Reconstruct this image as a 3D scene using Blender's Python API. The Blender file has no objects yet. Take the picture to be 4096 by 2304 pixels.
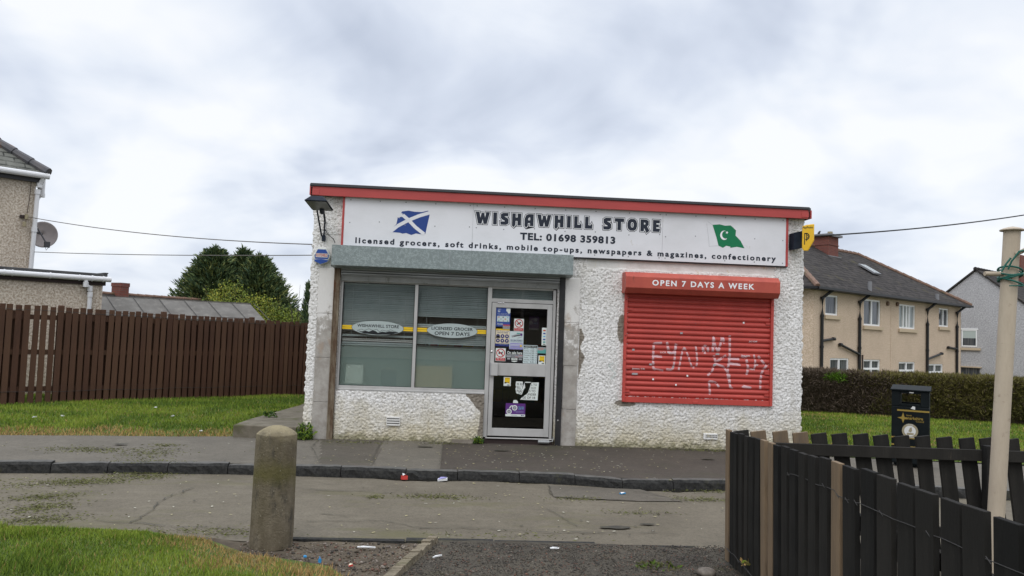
import bpy, math, random
import numpy as np
from mathutils import Vector, Matrix, Euler, geometry
R = math.radians
random.seed(7); rng = np.random.default_rng(11)
SC = bpy.context.scene; COL = SC.collection

# ------------------------------------------------------------------ camera, sky, sun, exposure
cd = bpy.data.cameras.new('camera'); cam = bpy.data.objects.new('camera', cd); COL.objects.link(cam)
cd.sensor_width = 36.0; cd.lens = 3100 / 4096 * 36.0; cd.clip_start = 0.05; cd.clip_end = 600
cam.matrix_world = (Matrix.Translation((2.1486, -11.2804, 1.6)) @ Matrix.Rotation(R(-3.8445), 4, 'Z')
                    @ Matrix.Rotation(R(93.3175), 4, 'X') @ Matrix.Rotation(R(2.1083), 4, 'Z'))
SC.camera = cam
SC.view_settings.view_transform = 'Standard'; SC.view_settings.look = 'None'
SC.view_settings.exposure = 0.0; SC.view_settings.gamma = 1.0

SUN_EL, SUN_AZ = 48, 205          # overcast: a very wide, weak sun behind and left of the camera
wd = bpy.data.worlds.new('World'); SC.world = wd; wd.use_nodes = True
N = wd.node_tree.nodes; L = wd.node_tree.links
for n in list(N): N.remove(n)
def nd(t, **k):
    n = N.new(t)
    for a, b in k.items(): setattr(n, a, b)
    return n
def wm(op, a, b=None, c=None, clamp=False):
    n = nd('ShaderNodeMath', operation=op, use_clamp=clamp)
    for i, v in enumerate((a, b, c)):
        if v is None: continue
        if isinstance(v, (int, float)): n.inputs[i].default_value = v
        else: L.new(v, n.inputs[i])
    return n.outputs[0]
sky = nd('ShaderNodeTexSky', sky_type='NISHITA', sun_disc=False, sun_elevation=R(SUN_EL), sun_rotation=R(SUN_AZ))
tc = nd('ShaderNodeTexCoord'); sep = nd('ShaderNodeSeparateXYZ'); L.new(tc.outputs['Generated'], sep.inputs[0])
zc = wm('MAXIMUM', sep.outputs[2], 0.0)
zz = wm('ADD', zc, 0.38)
cmb = nd('ShaderNodeCombineXYZ')
L.new(wm('DIVIDE', sep.outputs[0], zz), cmb.inputs[0]); L.new(wm('DIVIDE', sep.outputs[1], zz), cmb.inputs[1])
def cloud(scale, det, rough, off, dist=0.3):
    mp = nd('ShaderNodeMapping'); mp.inputs['Location'].default_value = off; mp.inputs['Rotation'].default_value = (0, 0, R(-18))
    mp.inputs['Scale'].default_value = (1.0, 1.0, 1)
    L.new(cmb.outputs[0], mp.inputs[0])
    n = nd('ShaderNodeTexNoise'); n.inputs['Scale'].default_value = scale; n.inputs['Detail'].default_value = det
    n.inputs['Roughness'].default_value = rough; n.inputs['Distortion'].default_value = dist
    L.new(mp.outputs[0], n.inputs[0]); return n.outputs[0]
a = cloud(1.9, 4, 0.5, (3.1, 1.7, 0), 0.5); b = cloud(4.2, 5, 0.5, (7.3, 2.2, 0), 0.4)
mix = wm('ADD', wm('MULTIPLY', a, 0.74), wm('MULTIPLY', b, 0.26))
cr = nd('ShaderNodeValToRGB'); L.new(mix, cr.inputs[0])
e = cr.color_ramp.elements
e[0].position = 0.33; e[0].color = (0.55, 0.61, 0.73, 1)
e[1].position = 0.575; e[1].color = (0.955, 0.975, 1.01, 1)
x = e.new(0.42); x.color = (0.685, 0.745, 0.86, 1)
x = e.new(0.49); x.color = (0.82, 0.87, 0.955, 1)
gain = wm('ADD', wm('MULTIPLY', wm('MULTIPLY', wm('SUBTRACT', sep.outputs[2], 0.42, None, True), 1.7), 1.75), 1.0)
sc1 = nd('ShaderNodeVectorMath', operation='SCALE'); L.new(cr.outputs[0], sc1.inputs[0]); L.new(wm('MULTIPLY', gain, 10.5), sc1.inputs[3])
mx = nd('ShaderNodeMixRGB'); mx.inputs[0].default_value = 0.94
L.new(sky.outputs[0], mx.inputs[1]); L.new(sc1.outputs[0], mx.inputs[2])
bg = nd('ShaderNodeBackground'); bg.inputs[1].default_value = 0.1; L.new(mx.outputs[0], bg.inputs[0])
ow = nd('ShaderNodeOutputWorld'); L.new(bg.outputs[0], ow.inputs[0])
sd = bpy.data.lights.new('sun', 'SUN'); sd.energy = 0.95; sd.angle = R(40); sd.color = (1, 0.96, 0.9)
so = bpy.data.objects.new('sun', sd); COL.objects.link(so)
so.rotation_euler = Vector((-math.sin(R(SUN_AZ)) * math.cos(R(SUN_EL)), -math.cos(R(SUN_AZ)) * math.cos(R(SUN_EL)), -math.sin(R(SUN_EL)))).to_track_quat('-Z', 'Y').to_euler()

# ------------------------------------------------------------------ materials
def S(r, g, b, k=1.0):
    f = lambda v: ((v / 255) / 12.92 if v / 255 <= 0.04045 else ((v / 255 + 0.055) / 1.055) ** 2.4) * k
    return (min(f(r), .9), min(f(g), .9), min(f(b), .9))
MATS = {}
class M:
    """small node builder round a Principled BSDF"""
    def __init__(s, name, rough=0.7, metal=0.0, spec=0.35):
        s.m = bpy.data.materials.new(name); s.m.use_nodes = True; MATS[name] = s.m
        s.t = s.m.node_tree; s.b = s.t.nodes['Principled BSDF']
        s.b.inputs['Roughness'].default_value = rough; s.b.inputs['Metallic'].default_value = metal
        s.b.inputs['Specular IOR Level'].default_value = spec
        s.co = s.t.nodes.new('ShaderNodeTexCoord').outputs['Object']
    def n(s, t): return s.t.nodes.new(t)
    def l(s, a, b): s.t.links.new(a, b)
    def vec(s, scale=(1, 1, 1), rot=(0, 0, 0)):
        m = s.n('ShaderNodeMapping'); m.inputs['Scale'].default_value = scale; m.inputs['Rotation'].default_value = rot
        s.l(s.co, m.inputs[0]); return m.outputs[0]
    def noise(s, scale, det=4, rough=0.55, vs=(1, 1, 1), dist=0.0):
        n = s.n('ShaderNodeTexNoise'); n.inputs['Scale'].default_value = scale; n.inputs['Detail'].default_value = det
        n.inputs['Roughness'].default_value = rough; n.inputs['Distortion'].default_value = dist
        s.l(s.vec(vs), n.inputs[0]); return n.outputs[0]
    def voro(s, scale, vs=(1, 1, 1), feat='F1'):
        n = s.n('ShaderNodeTexVoronoi'); n.feature = feat; n.inputs['Scale'].default_value = scale
        s.l(s.vec(vs), n.inputs[0]); return n.outputs[0]
    def ramp(s, f, lo, hi):
        r = s.n('ShaderNodeMapRange'); r.inputs[1].default_value = lo; r.inputs[2].default_value = hi; r.clamp = True
        s.l(f, r.inputs[0]); return r.outputs[0]
    def math(s, op, a, b):
        n = s.n('ShaderNodeMath'); n.operation = op
        for i, v in enumerate((a, b)):
            if isinstance(v, (int, float)): n.inputs[i].default_value = v
            else: s.l(v, n.inputs[i])
        return n.outputs[0]
    def axis(s, i):
        n = s.n('ShaderNodeSeparateXYZ'); s.l(s.co, n.inputs[0]); return n.outputs[i]
    def mix(s, f, a, b):
        n = s.n('ShaderNodeMixRGB')
        for i, v in enumerate((f, a, b)):
            if isinstance(v, (int, float)): n.inputs[i].default_value = v
            elif isinstance(v, tuple): n.inputs[i].default_value = (*v, 1)
            else: s.l(v, n.inputs[i])
        return n.outputs[0]
    def col(s, c):
        if isinstance(c, tuple): s.b.inputs['Base Color'].default_value = (*c, 1)
        else: s.l(c, s.b.inputs['Base Color'])
        return s
    def rough(s, f): s.l(f, s.b.inputs['Roughness']); return s
    def bump(s, f, strength=0.4, dist=0.01):
        n = s.n('ShaderNodeBump'); n.inputs['Strength'].default_value = strength; n.inputs['Distance'].default_value = dist
        s.l(f, n.inputs['Height']); s.l(n.outputs[0], s.b.inputs['Normal']); return s
def plain(name, c, rough=0.6, metal=0.0, spec=0.35): M(name, rough, metal, spec).col(c); return MATS[name]
def noisy(name, c1, c2, scale, lo=0.35, hi=0.65, rough=0.7, vs=(1, 1, 1), det=5, bump=0.0, bs=None, bd=0.01, c3=None, s3=3.0, lo3=.55, hi3=.7, metal=0.0, spec=0.35):
    m = M(name, rough, metal, spec); c = m.mix(m.ramp(m.noise(scale, det, 0.6, vs), lo, hi), c1, c2)
    if c3: c = m.mix(m.ramp(m.noise(s3, 5, 0.65, vs), lo3, hi3), c, c3)
    m.col(c)
    if bump: m.bump(m.noise(bs or scale * 2, 4, 0.6, vs), bump, bd)
    return MATS[name]

# road, pavement
def tarmac(name, c1, c2, c3, grain=90.0, stain=None):
    m = M(name, 0.85, 0, 0.3)
    c = m.mix(m.ramp(m.noise(1.1, 6, 0.65), 0.35, 0.68), c1, c2)
    c = m.mix(m.math('MULTIPLY', m.ramp(m.noise(grain * .5, 4, 0.75), 0.48, 0.66), 0.62), c, c3)
    c = m.mix(m.math('MULTIPLY', m.ramp(m.noise(13, 6, .8), .46, .66), .42), c, tuple(v * .62 for v in c1)); c = m.mix(m.math('MULTIPLY', m.ramp(m.noise(4.5, 6, .75, (.4, 1, 1)), .54, .68), .35), c, tuple(v * 1.25 for v in c2))
    c = m.mix(m.math('MULTIPLY', m.ramp(m.voro(34), 0.16, 0.05), 0.5), c, tuple(v * 1.7 for v in c2))
    if stain: c = m.mix(m.math('MULTIPLY', m.ramp(m.noise(0.8, 7, 0.75, (0.5, 1.6, 1)), 0.54, 0.66), 0.7), c, stain)
    m.col(c); m.bump(m.noise(grain * .8, 3, 0.7), 0.5, 0.006)
    return MATS[name]
tarmac('road_tarmac', (0.115, 0.098, 0.071), (0.16, 0.138, 0.102), (0.068, 0.058, 0.044), 85, (0.10, 0.092, 0.042))
tarmac('road_patch', (0.10, 0.087, 0.068), (0.135, 0.118, 0.093), (0.05, 0.046, 0.04), 110)
tarmac('pave_light', (0.11, 0.098, 0.078), (0.15, 0.133, 0.107), (0.066, 0.058, 0.047), 100)
tarmac('pave_mid', (0.078, 0.067, 0.052), (0.105, 0.09, 0.071), (0.045, 0.04, 0.034), 100, (0.06, 0.062, 0.03))
tarmac('pave_dark', (0.056, 0.046, 0.037), (0.08, 0.066, 0.052), (0.034, 0.029, 0.025), 100, (0.05, 0.048, 0.028))
tarmac('gravel_path', (0.045, 0.038, 0.028), (0.085, 0.072, 0.052), (0.016, 0.014, 0.011), 60, (0.058, 0.054, 0.02))
noisy('crack_fill', (0.035, 0.032, 0.026), (0.06, 0.055, 0.036), 8)
noisy('dirt', (0.05, 0.038, 0.026), (0.11, 0.088, 0.06), 5, bump=0.8, bs=18, bd=0.02, rough=.95)
plain('clip_a', (0.11, 0.12, 0.03), .9); plain('clip_b', (0.14, 0.14, 0.05), .9)
noisy('moss', (0.055, 0.06, 0.02), (0.09, 0.085, 0.035), 12, bump=.6, bs=40, rough=.95)
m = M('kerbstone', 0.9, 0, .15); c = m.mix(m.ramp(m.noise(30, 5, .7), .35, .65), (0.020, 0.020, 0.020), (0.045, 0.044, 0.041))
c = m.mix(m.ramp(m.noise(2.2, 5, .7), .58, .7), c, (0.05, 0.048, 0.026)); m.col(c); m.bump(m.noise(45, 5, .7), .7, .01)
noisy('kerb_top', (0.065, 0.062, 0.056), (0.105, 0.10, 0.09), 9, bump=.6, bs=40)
m = M('wet', 0.12, 0, 0.5); m.col((0.02, 0.018, 0.015))
noisy('grass_ground', (0.055, 0.085, 0.014), (0.095, 0.13, 0.024), 4, c3=(0.13, 0.11, 0.04), s3=2.2, lo3=.58, hi3=.7, bump=.6, bs=60, bd=.02, rough=.95)
noisy('far_ground', (0.06, 0.07, 0.03), (0.1, 0.095, 0.05), 1.5, rough=.95)
for i, c in enumerate([(0.135, 0.20, 0.020), (0.205, 0.26, 0.034), (0.075, 0.125, 0.018), (0.40, 0.26, 0.10), (0.25, 0.165, 0.07)]):
    plain(('blade_green', 'blade_light', 'blade_dark', 'blade_straw', 'blade_brown')[i], c, 0.75, 0, .2)
# wall
m = M('roughcast', 0.9, 0, 0.15)
c = m.mix(m.ramp(m.noise(2.4, 6, 0.65), 0.4, 0.66), (0.80, 0.785, 0.765), (0.70, 0.685, 0.66))
c = m.mix(m.math('MULTIPLY', m.ramp(m.noise(34, 2, .7, (1, 1, 1.2)), .50, .62), .62), c, (0.25, 0.235, 0.20))       # grime specks
c = m.mix(m.math('MULTIPLY', m.ramp(m.noise(1.3, 6, .75, (1.6, 1, .5)), .56, .72), .45), c, (0.40, 0.375, 0.31))
zb = m.math('ADD', m.axis(2), m.math('MULTIPLY', m.math('SUBTRACT', m.noise(3.0, 5, .7), .5), 1.1))
c = m.mix(m.math('MULTIPLY', m.ramp(m.noise(5, 6, .7, (1.5, 1, .16)), .54, .70), .40), c, (0.40, 0.365, 0.30))
c = m.mix(m.math('MULTIPLY', m.ramp(zb, .62, .05), .72), c, (0.46, 0.40, 0.25))                          # splashed mud and algae
c = m.mix(m.math('MULTIPLY', m.ramp(m.math('ADD', m.axis(2), m.math('MULTIPLY', m.math('SUBTRACT', m.noise(9, 5, .7), .5), .5)), .12, .0), .7), c, (0.16, 0.15, 0.075))
m.col(c); m.bump(m.noise(70, 3, .6), .5, .01)
m = M('smooth_render', 0.85, 0, .2)
c = m.mix(m.ramp(m.noise(3, 6, .7), .4, .65), (0.74, 0.73, 0.70), (0.6, 0.585, 0.55))
c = m.mix(m.ramp(m.noise(5, 7, .8, (1, 1, 1.5)), .6, .64), c, (0.62, 0.56, 0.40)); m.col(c); m.bump(m.noise(25, 5, .6), .25, .01)
m = M('pier_concrete', 0.9, 0, .2)
c = m.mix(m.ramp(m.noise(7, 6, .7), .4, .62), (0.30, 0.275, 0.245), (0.41, 0.385, 0.35))
pw = m.ramp(m.math('ADD', m.math('MULTIPLY', m.axis(2), .34), m.math('MULTIPLY', m.noise(4.5, 8, .8), 1.0)), 1.02, 1.10)
c = m.mix(pw, c, (0.68, 0.66, 0.63)); c = m.mix(m.ramp(m.noise(3.2, 5, .6, (1, 1, .6)), .6, .7), c, (0.36, 0.27, 0.20))
m.col(c); m.bump(m.noise(60, 4, .6), .3, .01)
noisy('patch_cement', (0.17, 0.145, 0.115), (0.24, 0.21, 0.17), 14, bump=.5, bs=60)
m = M('red_paint', 0.5); c = m.mix(m.ramp(m.noise(3, 5, .6, (.5, 1, 2)), .35, .7), (0.44, 0.066, 0.060), (0.37, 0.056, 0.052))
c = m.mix(m.ramp(m.noise(2.3, 8, .75, (1, 1, 1.6)), .70, .71), c, (0.42, 0.37, 0.33)); m.col(c)
m = M('shutter_red', 0.45); c = m.mix(m.ramp(m.noise(2.2, 5, .6), .35, .7), (0.485, 0.066, 0.051), (0.40, 0.056, 0.045))
c = m.mix(m.ramp(m.noise(5.5, 7, .7, (1, 1, 1.8)), .69, .705), c, (0.13, 0.13, 0.135)); m.col(c)
m = M('hood_red', 0.5); c = m.mix(m.ramp(m.noise(4, 5, .6), .35, .7), (0.45, 0.088, 0.058), (0.36, 0.062, 0.045))
c = m.mix(m.ramp(m.noise(5, 6, .75, (1.6, 1, .35)), .60, .70), c, (0.17, 0.045, 0.03)); m.col(c)
plain('roof_trim', (0.05, 0.052, 0.056), .7); noisy('roof_felt', (0.04, 0.04, 0.042), (0.07, 0.07, 0.07), 6)
m = M('sign_white', 0.35, 0, .45); c = m.mix(m.ramp(m.noise(1.6, 6, .7, (.6, 1, 1)), .45, .75), (0.70, 0.70, 0.725), (0.62, 0.62, 0.635))
c = m.mix(m.math('MULTIPLY', m.ramp(m.noise(6, 7, .75, (1, 1, .7)), .64, .72), .5), c, (0.45, 0.42, 0.33)); m.col(c)
plain('sign_ink', (0.013, 0.018, 0.032), .4); plain('sign_blue', (0.016, 0.05, 0.22), .4); plain('sign_green', (0.0, 0.165, 0.062), .4)
plain('white_ink', (0.80, 0.80, 0.81), .5); plain('seam', (0.34, 0.34, 0.35), .6); plain('screw', (0.22, 0.22, 0.23), .5)
m = M('galvanised', 0.45, 0.35, .5)
c = m.mix(m.ramp(m.voro(55), .15, .5), (0.16, 0.195, 0.195), (0.30, 0.345, 0.34)); c = m.mix(m.ramp(m.noise(28, 3, .6), .4, .6), c, (0.205, 0.24, 0.238)); m.col(c)
m = M('slat_steel', 0.42, .5, .5); m.col(m.mix(m.ramp(m.noise(4, 5, .6, (.2, 1, 3)), .4, .65), (0.34, 0.35, 0.35), (0.2, 0.2, 0.19)))
m = M('rusty_steel', .8); c = m.mix(m.ramp(m.noise(6, 6, .7, (2, 1, .5)), .4, .6), (0.085, 0.05, 0.028), (0.2, 0.165, 0.115)); c = m.mix(m.ramp(m.noise(4, 6, .75, (1, 1, .4)), .56, .66), c, (0.11, 0.042, 0.016)); m.col(c)
noisy('black_steel', (0.014, 0.014, 0.016), (0.028, 0.026, 0.026), 5, rough=.5, c3=(0.10, 0.095, 0.09), s3=7, lo3=.68, hi3=.72)
m = M('aluminium', .42, .25, .5); m.col(m.mix(m.ramp(m.noise(5, 5, .6, (1, 1, .4)), .4, .7), (0.50, 0.49, 0.475), (0.42, 0.41, 0.395)))
plain('rubber', (0.012, 0.012, 0.012), .7); plain('chrome', (.6, .6, .6), .25, .9)
noisy('header_steel', (0.22, 0.225, 0.215), (0.30, 0.30, 0.285), 4, vs=(1, 1, .5), c3=(0.10, 0.095, 0.085), s3=5, lo3=.58, hi3=.7, rough=.6)
def glass(name, tint, ior=1.5, rough=0.01):
    mm = bpy.data.materials.new(name); mm.use_nodes = True; MATS[name] = mm; t = mm.node_tree; t.nodes.clear()
    o = t.nodes.new('ShaderNodeOutputMaterial'); x = t.nodes.new('ShaderNodeMixShader'); tr = t.nodes.new('ShaderNodeBsdfTransparent')
    g = t.nodes.new('ShaderNodeBsdfGlossy'); lw = t.nodes.new('ShaderNodeLayerWeight'); lw.inputs[0].default_value = .5; pw_ = t.nodes.new('ShaderNodeMath'); pw_.operation = 'POWER'; pw_.inputs[1].default_value = 5; t.links.new(lw.outputs['Facing'], pw_.inputs[0]); f = t.nodes.new('ShaderNodeMath'); f.operation = 'MULTIPLY_ADD'; t.links.new(pw_.outputs[0], f.inputs[0]); r0 = ((ior - 1) / (ior + 1)) ** 2; f.inputs[1].default_value = 1 - r0; f.inputs[2].default_value = r0
    tr.inputs[0].default_value = (*tint, 1); g.inputs['Roughness'].default_value = rough
    t.links.new(f.outputs[0], x.inputs[0]); t.links.new(tr.outputs[0], x.inputs[1]); t.links.new(g.outputs[0], x.inputs[2]); t.links.new(x.outputs[0], o.inputs[0])
glass('window_glass', (.94, .96, .955), 1.6); glass('door_glass', (.6, .6, .58), 1.5)
def film(name, c, alpha):
    mm = bpy.data.materials.new(name); mm.use_nodes = True; MATS[name] = mm; t = mm.node_tree; b = t.nodes['Principled BSDF']
    b.inputs['Base Color'].default_value = (*c, 1); b.inputs['Alpha'].default_value = alpha; b.inputs['Roughness'].default_value = .55
film('frosted_film', (0.26, 0.33, 0.30), .56); film('graffiti_paint', (0.80, 0.55, 0.58), .62); film('graffiti_teal', (0.25, 0.42, 0.38), .25)
plain('decal_grey', (0.40, 0.46, 0.45), .6); plain('decal_black', (0.008, 0.01, 0.012), .5); plain('decal_yellow', (0.80, 0.52, 0.02), .5)
noisy('blind', (0.25, 0.285, 0.28), (0.32, 0.35, 0.345), 3, rough=.5)
plain('interior_dark', (0.03, 0.026, 0.022), .9); plain('interior_panel', (0.22, 0.26, 0.25), .8); plain('carton_white', (0.88, 0.9, 0.82), .6); plain('carton_brown', (0.60, 0.42, 0.20), .8)
# poster inks
for k, v in dict(paper=(0.66, 0.70, 0.66), cream=(0.66, 0.58, 0.42), navy=(0.02, 0.03, 0.16), royal=(0.035, 0.075, 0.30), red=(0.45, 0.02, 0.03), black=(0.006, 0.006, 0.008),
                 purple=(0.10, 0.025, 0.18), dull_purple=(0.055, 0.018, 0.095), lilac=(0.28, 0.26, 0.50), yellow=(0.72, 0.47, 0.01), teal=(0.10, 0.33, 0.30), grey=(0.30, 0.31, 0.32), pale=(0.52, 0.60, 0.60), skyblue=(0.16, 0.42, 0.60), orange=(.6, .16, .05)).items():
    plain('ink_' + k, v, .45)
# wood, metal, far buildings
m = M('brown_fence', .75); c = m.mix(m.ramp(m.noise(5, 6, .65, (1, 1, .25)), .35, .68), (0.040, 0.0165, 0.0088), (0.080, 0.034, 0.0175))
c = m.mix(m.math('MULTIPLY', m.ramp(m.noise(3.2, 6, .7, (1, 1, .7)), .62, .74), .4), c, (0.13, 0.075, 0.05)); oi = m.n('ShaderNodeObjectInfo').outputs['Random']; c = m.mix(m.math('MULTIPLY', oi, .5), c, (0.105, 0.055, 0.03)); m.col(c); m.bump(m.noise(30, 4, .6, (1, 1, .08)), .4, .01)
m = M('black_wood', .85, 0, .12); c = m.mix(m.ramp(m.noise(7, 5, .6, (1, 1, .2)), .4, .65), (0.012, 0.0118, 0.0112), (0.026, 0.0245, 0.022)); oi = m.n('ShaderNodeObjectInfo').outputs['Random']; c = m.mix(m.math('MULTIPLY', oi, .45), c, (0.038, 0.034, 0.029)); c = m.mix(m.math('MULTIPLY', m.ramp(m.noise(11, 7, .8, (1, 1, .25)), .60, .70), .6), c, (0.075, 0.062, 0.046)); m.col(c); m.bump(m.noise(26, 5, .65, (1, 1, .07)), .5, .01)
m = M('bare_wood', .8, 0, .25); c = m.mix(m.ramp(m.noise(9, 6, .7, (1, 1, .12)), .35, .66), (0.20, 0.14, 0.085), (0.115, 0.085, 0.058))
c = m.mix(m.ramp(m.noise(3, 5, .7, (1, 1, .5)), .56, .72), c, (0.17, 0.15, 0.125)); c = m.mix(m.ramp(m.noise(2.2, 6, .75, (1, 1, .3)), .56, .68), c, (0.06, 0.05, 0.04)); c = m.mix(m.ramp(m.voro(5, (1, 1, .6)), .10, .05), c, (0.06, 0.03, 0.015)); m.col(c); m.bump(m.noise(40, 4, .6, (1, 1, .06)), .5, .01)
m = M('bollard_concrete', .92, 0, .15); c = m.mix(m.ramp(m.noise(5, 7, .7, (1, 1, .5)), .35, .65), (0.11, 0.09, 0.058), (0.19, 0.16, 0.115))
c = m.mix(m.math('MULTIPLY', m.ramp(m.noise(7, 6, .7, (1, 1, .35)), .54, .68), .8), c, (0.042, 0.040, 0.036))
zb = m.math('ADD', m.axis(2), m.math('MULTIPLY', m.math('SUBTRACT', m.noise(4, 5, .7), .5), .35))
band = m.math('MULTIPLY', m.ramp(zb, .30, .42), m.ramp(zb, .58, .46)); c = m.mix(m.math('MULTIPLY', band, .6), c, (0.105, 0.095, 0.025))
c = m.mix(m.math('MULTIPLY', m.ramp(zb, .68, .80), .8), c, (0.30, 0.255, 0.155)); c = m.mix(m.ramp(m.voro(30), .13, .08), c, (0.30, 0.27, 0.2)); c = m.mix(m.ramp(m.noise(22, 5, .8), .64, .70), c, (0.035, 0.032, 0.026)); m.col(c); m.bump(m.noise(24, 6, .75), .9, .02)
noisy('step_concrete', (0.10, 0.086, 0.062), (0.17, 0.148, 0.112), 5, bump=.6, bs=40, c3=(0.08, 0.078, 0.035), s3=3, rough=.9)
noisy('edging_concrete', (0.12, 0.10, 0.068), (0.22, 0.185, 0.13), 9, bump=.8, bs=40, bd=.02, c3=(0.08, 0.075, 0.035), s3=4, rough=.95)
m = M('cream_pole', .55); c = m.mix(m.ramp(m.noise(4, 6, .7, (1, 1, .25)), .4, .66), (0.47, 0.395, 0.30), (0.36, 0.295, 0.22)); c = m.mix(m.ramp(m.noise(14, 6, .75), .60, .72), c, (0.22, 0.165, 0.115)); m.col(c)
noisy('bin_black', (0.004, 0.006, 0.007), (0.008, 0.011, 0.012), 4, rough=.6, spec=.1); plain('bin_gold', (0.26, 0.18, 0.035), .45); plain('badge_tan', (0.28, 0.24, 0.15), .5); plain('badge_white', (0.6, 0.6, 0.58), .5)
def dash(name, c1, c2, scale=28):
    m = M(name, .95, 0, .15); c = m.mix(m.ramp(m.noise(scale, 3, .7), .40, .62), c1, c2); c = m.mix(m.math('MULTIPLY', m.ramp(m.noise(.8, 5, .7), .45, .75), .3), c, tuple(v * .6 for v in c1)); m.col(c); m.bump(m.noise(scale, 3, .7), .6, .02)
dash('pebbledash', (0.34, 0.275, 0.21), (0.66, 0.59, 0.50), 26); dash('beige_render', (0.46, 0.35, 0.25), (0.68, 0.55, 0.43), 24); dash('grey_render', (0.33, 0.325, 0.33), (0.50, 0.49, 0.495), 14)
def slates(name, c1, c2, rows=8.0, moss=None):
    m = M(name, .9, 0, .12); br = m.n('ShaderNodeTexBrick'); m.l(m.vec((1, 1, 1)), br.inputs[0])
    cmbn = m.n('ShaderNodeCombineXYZ'); m.l(m.axis(0), cmbn.inputs[0]); m.l(m.axis(2), cmbn.inputs[1]); m.l(cmbn.outputs[0], br.inputs[0])
    br.inputs['Scale'].default_value = 1; br.inputs['Brick Width'].default_value = .34; br.inputs['Row Height'].default_value = 1 / rows; br.inputs['Mortar Size'].default_value = .016
    br.inputs['Color1'].default_value = (*c1, 1); br.inputs['Color2'].default_value = (*c2, 1); br.inputs['Mortar'].default_value = (*[v * .4 for v in c1], 1); br.inputs['Bias'].default_value = 0
    c = m.mix(m.ramp(m.noise(3, 6, .7), .45, .7), br.outputs['Color'], tuple(v * 1.25 for v in c2))
    if moss: c = m.mix(m.math('MULTIPLY', m.ramp(m.noise(.9, 6, .75), .56, .7), .7), c, moss)
    m.col(c); m.bump(br.outputs['Fac'], -.6, .02)
slates('slate', (0.027, 0.0245, 0.0235), (0.052, 0.046, 0.043), 7, (0.085, 0.075, 0.036)); slates('old_slate', (0.075, 0.078, 0.07), (0.13, 0.13, 0.115), 9, (0.1, 0.1, 0.06))
m = M('brick', .9); br = m.n('ShaderNodeTexBrick'); cmbn = m.n('ShaderNodeCombineXYZ'); m.l(m.math('ADD', m.axis(0), m.axis(1)), cmbn.inputs[0]); m.l(m.axis(2), cmbn.inputs[1]); m.l(cmbn.outputs[0], br.inputs[0])
br.inputs['Scale'].default_value = 1; br.inputs['Brick Width'].default_value = .22; br.inputs['Row Height'].default_value = .075; br.inputs['Mortar Size'].default_value = .006
br.inputs['Color1'].default_value = (.20, .065, .045, 1); br.inputs['Color2'].default_value = (.15, .05, .04, 1); br.inputs['Mortar'].default_value = (.12, .09, .08, 1); m.col(br.outputs['Color'])
noisy('ridge_tile', (0.13, 0.075, 0.05), (0.20, 0.12, 0.085), 5, c3=(0.10, 0.095, 0.04), s3=2); noisy('grey_ridge', (0.06, 0.062, 0.07), (0.1, 0.09, 0.09), 4, c3=(.14, .08, .06), s3=2, lo3=.55, hi3=.6)
noisy('shed_felt', (0.105, 0.098, 0.088), (0.15, 0.142, 0.13), 3, c3=(0.17, 0.16, 0.14), s3=6, rough=.9); plain('felt_seam', (0.05, 0.048, 0.045), .9)
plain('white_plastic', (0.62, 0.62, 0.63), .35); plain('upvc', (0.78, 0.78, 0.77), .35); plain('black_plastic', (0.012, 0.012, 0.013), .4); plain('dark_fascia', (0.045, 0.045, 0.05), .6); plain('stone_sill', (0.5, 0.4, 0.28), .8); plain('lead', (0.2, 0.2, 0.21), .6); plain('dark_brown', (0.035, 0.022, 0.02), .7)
m = M('house_pane', .06, 0, .6); m.col(m.mix(m.ramp(m.noise(16, 2, .5, (1, 1, .05)), .45, .55), (0.035, 0.042, 0.05), (0.10, 0.105, 0.11)))
plain('net_pane', (0.24, 0.27, 0.27), .15, 0, .5); plain('blind_pane', (0.42, 0.47, 0.44), .3)
m = M('dish_grey', .5); m.col(m.mix(m.ramp(m.noise(3, 4, .6), .4, .7), (0.34, 0.30, 0.29), (0.27, 0.24, 0.24)))
plain('cable_black', (0.015, 0.015, 0.016), .6); plain('cable_grey', (0.13, 0.12, 0.11), .6); plain('wire', (0.05, 0.048, 0.046), .7, .2); plain('green_rope', (0.01, 0.10, 0.075), .6)
noisy('lamp_black', (0.008, 0.012, 0.022), (0.02, 0.026, 0.038), 5, rough=.6, spec=.15); noisy('lamp_lens', (0.10, 0.10, 0.10), (0.18, 0.18, 0.17), 8, rough=.3)
plain('board_yellow', (0.74, 0.44, 0.02), .35); plain('board_ink', (0.02, 0.022, 0.01), .4); plain('alarm_white', (0.6, 0.62, 0.58), .4); plain('alarm_blue', (0.02, 0.07, 0.30), .35); plain('alarm_red', (0.5, 0.06, 0.05), .5)
# foliage
for k, v in dict(conifer_dark=(0.054, 0.090, 0.048), conifer_mid=(0.105, 0.145, 0.058), conifer_tip=(0.19, 0.205, 0.07), shrub_green=(0.18, 0.22, 0.030), shrub_yellow=(0.27, 0.265, 0.04), shrub_dark=(0.10, 0.135, 0.024),
                 hedge_green=(0.085, 0.085, 0.022), hedge_olive=(0.13, 0.115, 0.032), hedge_brown=(0.075, 0.055, 0.036), hedge_twig=(0.12, 0.092, 0.07), hedge_bright=(0.10, 0.20, 0.015), weed=(0.035, 0.075, 0.018)).items():
    plain(k, v, .75, 0, .2)
plain('bark', (0.06, 0.045, 0.032), .95); plain('fleck', (0.36, 0.32, 0.17), .8); plain('fleck_pale', (0.42, 0.40, 0.32), .8)
noisy('stone_grey', (0.10, 0.085, 0.07), (0.2, 0.17, 0.14), 20); plain('stone_pale', (0.22, 0.185, 0.155), .9); plain('stone_red', (0.14, 0.075, 0.055), .9); plain('stone_dark', (0.045, 0.04, 0.034), .9)
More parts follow.
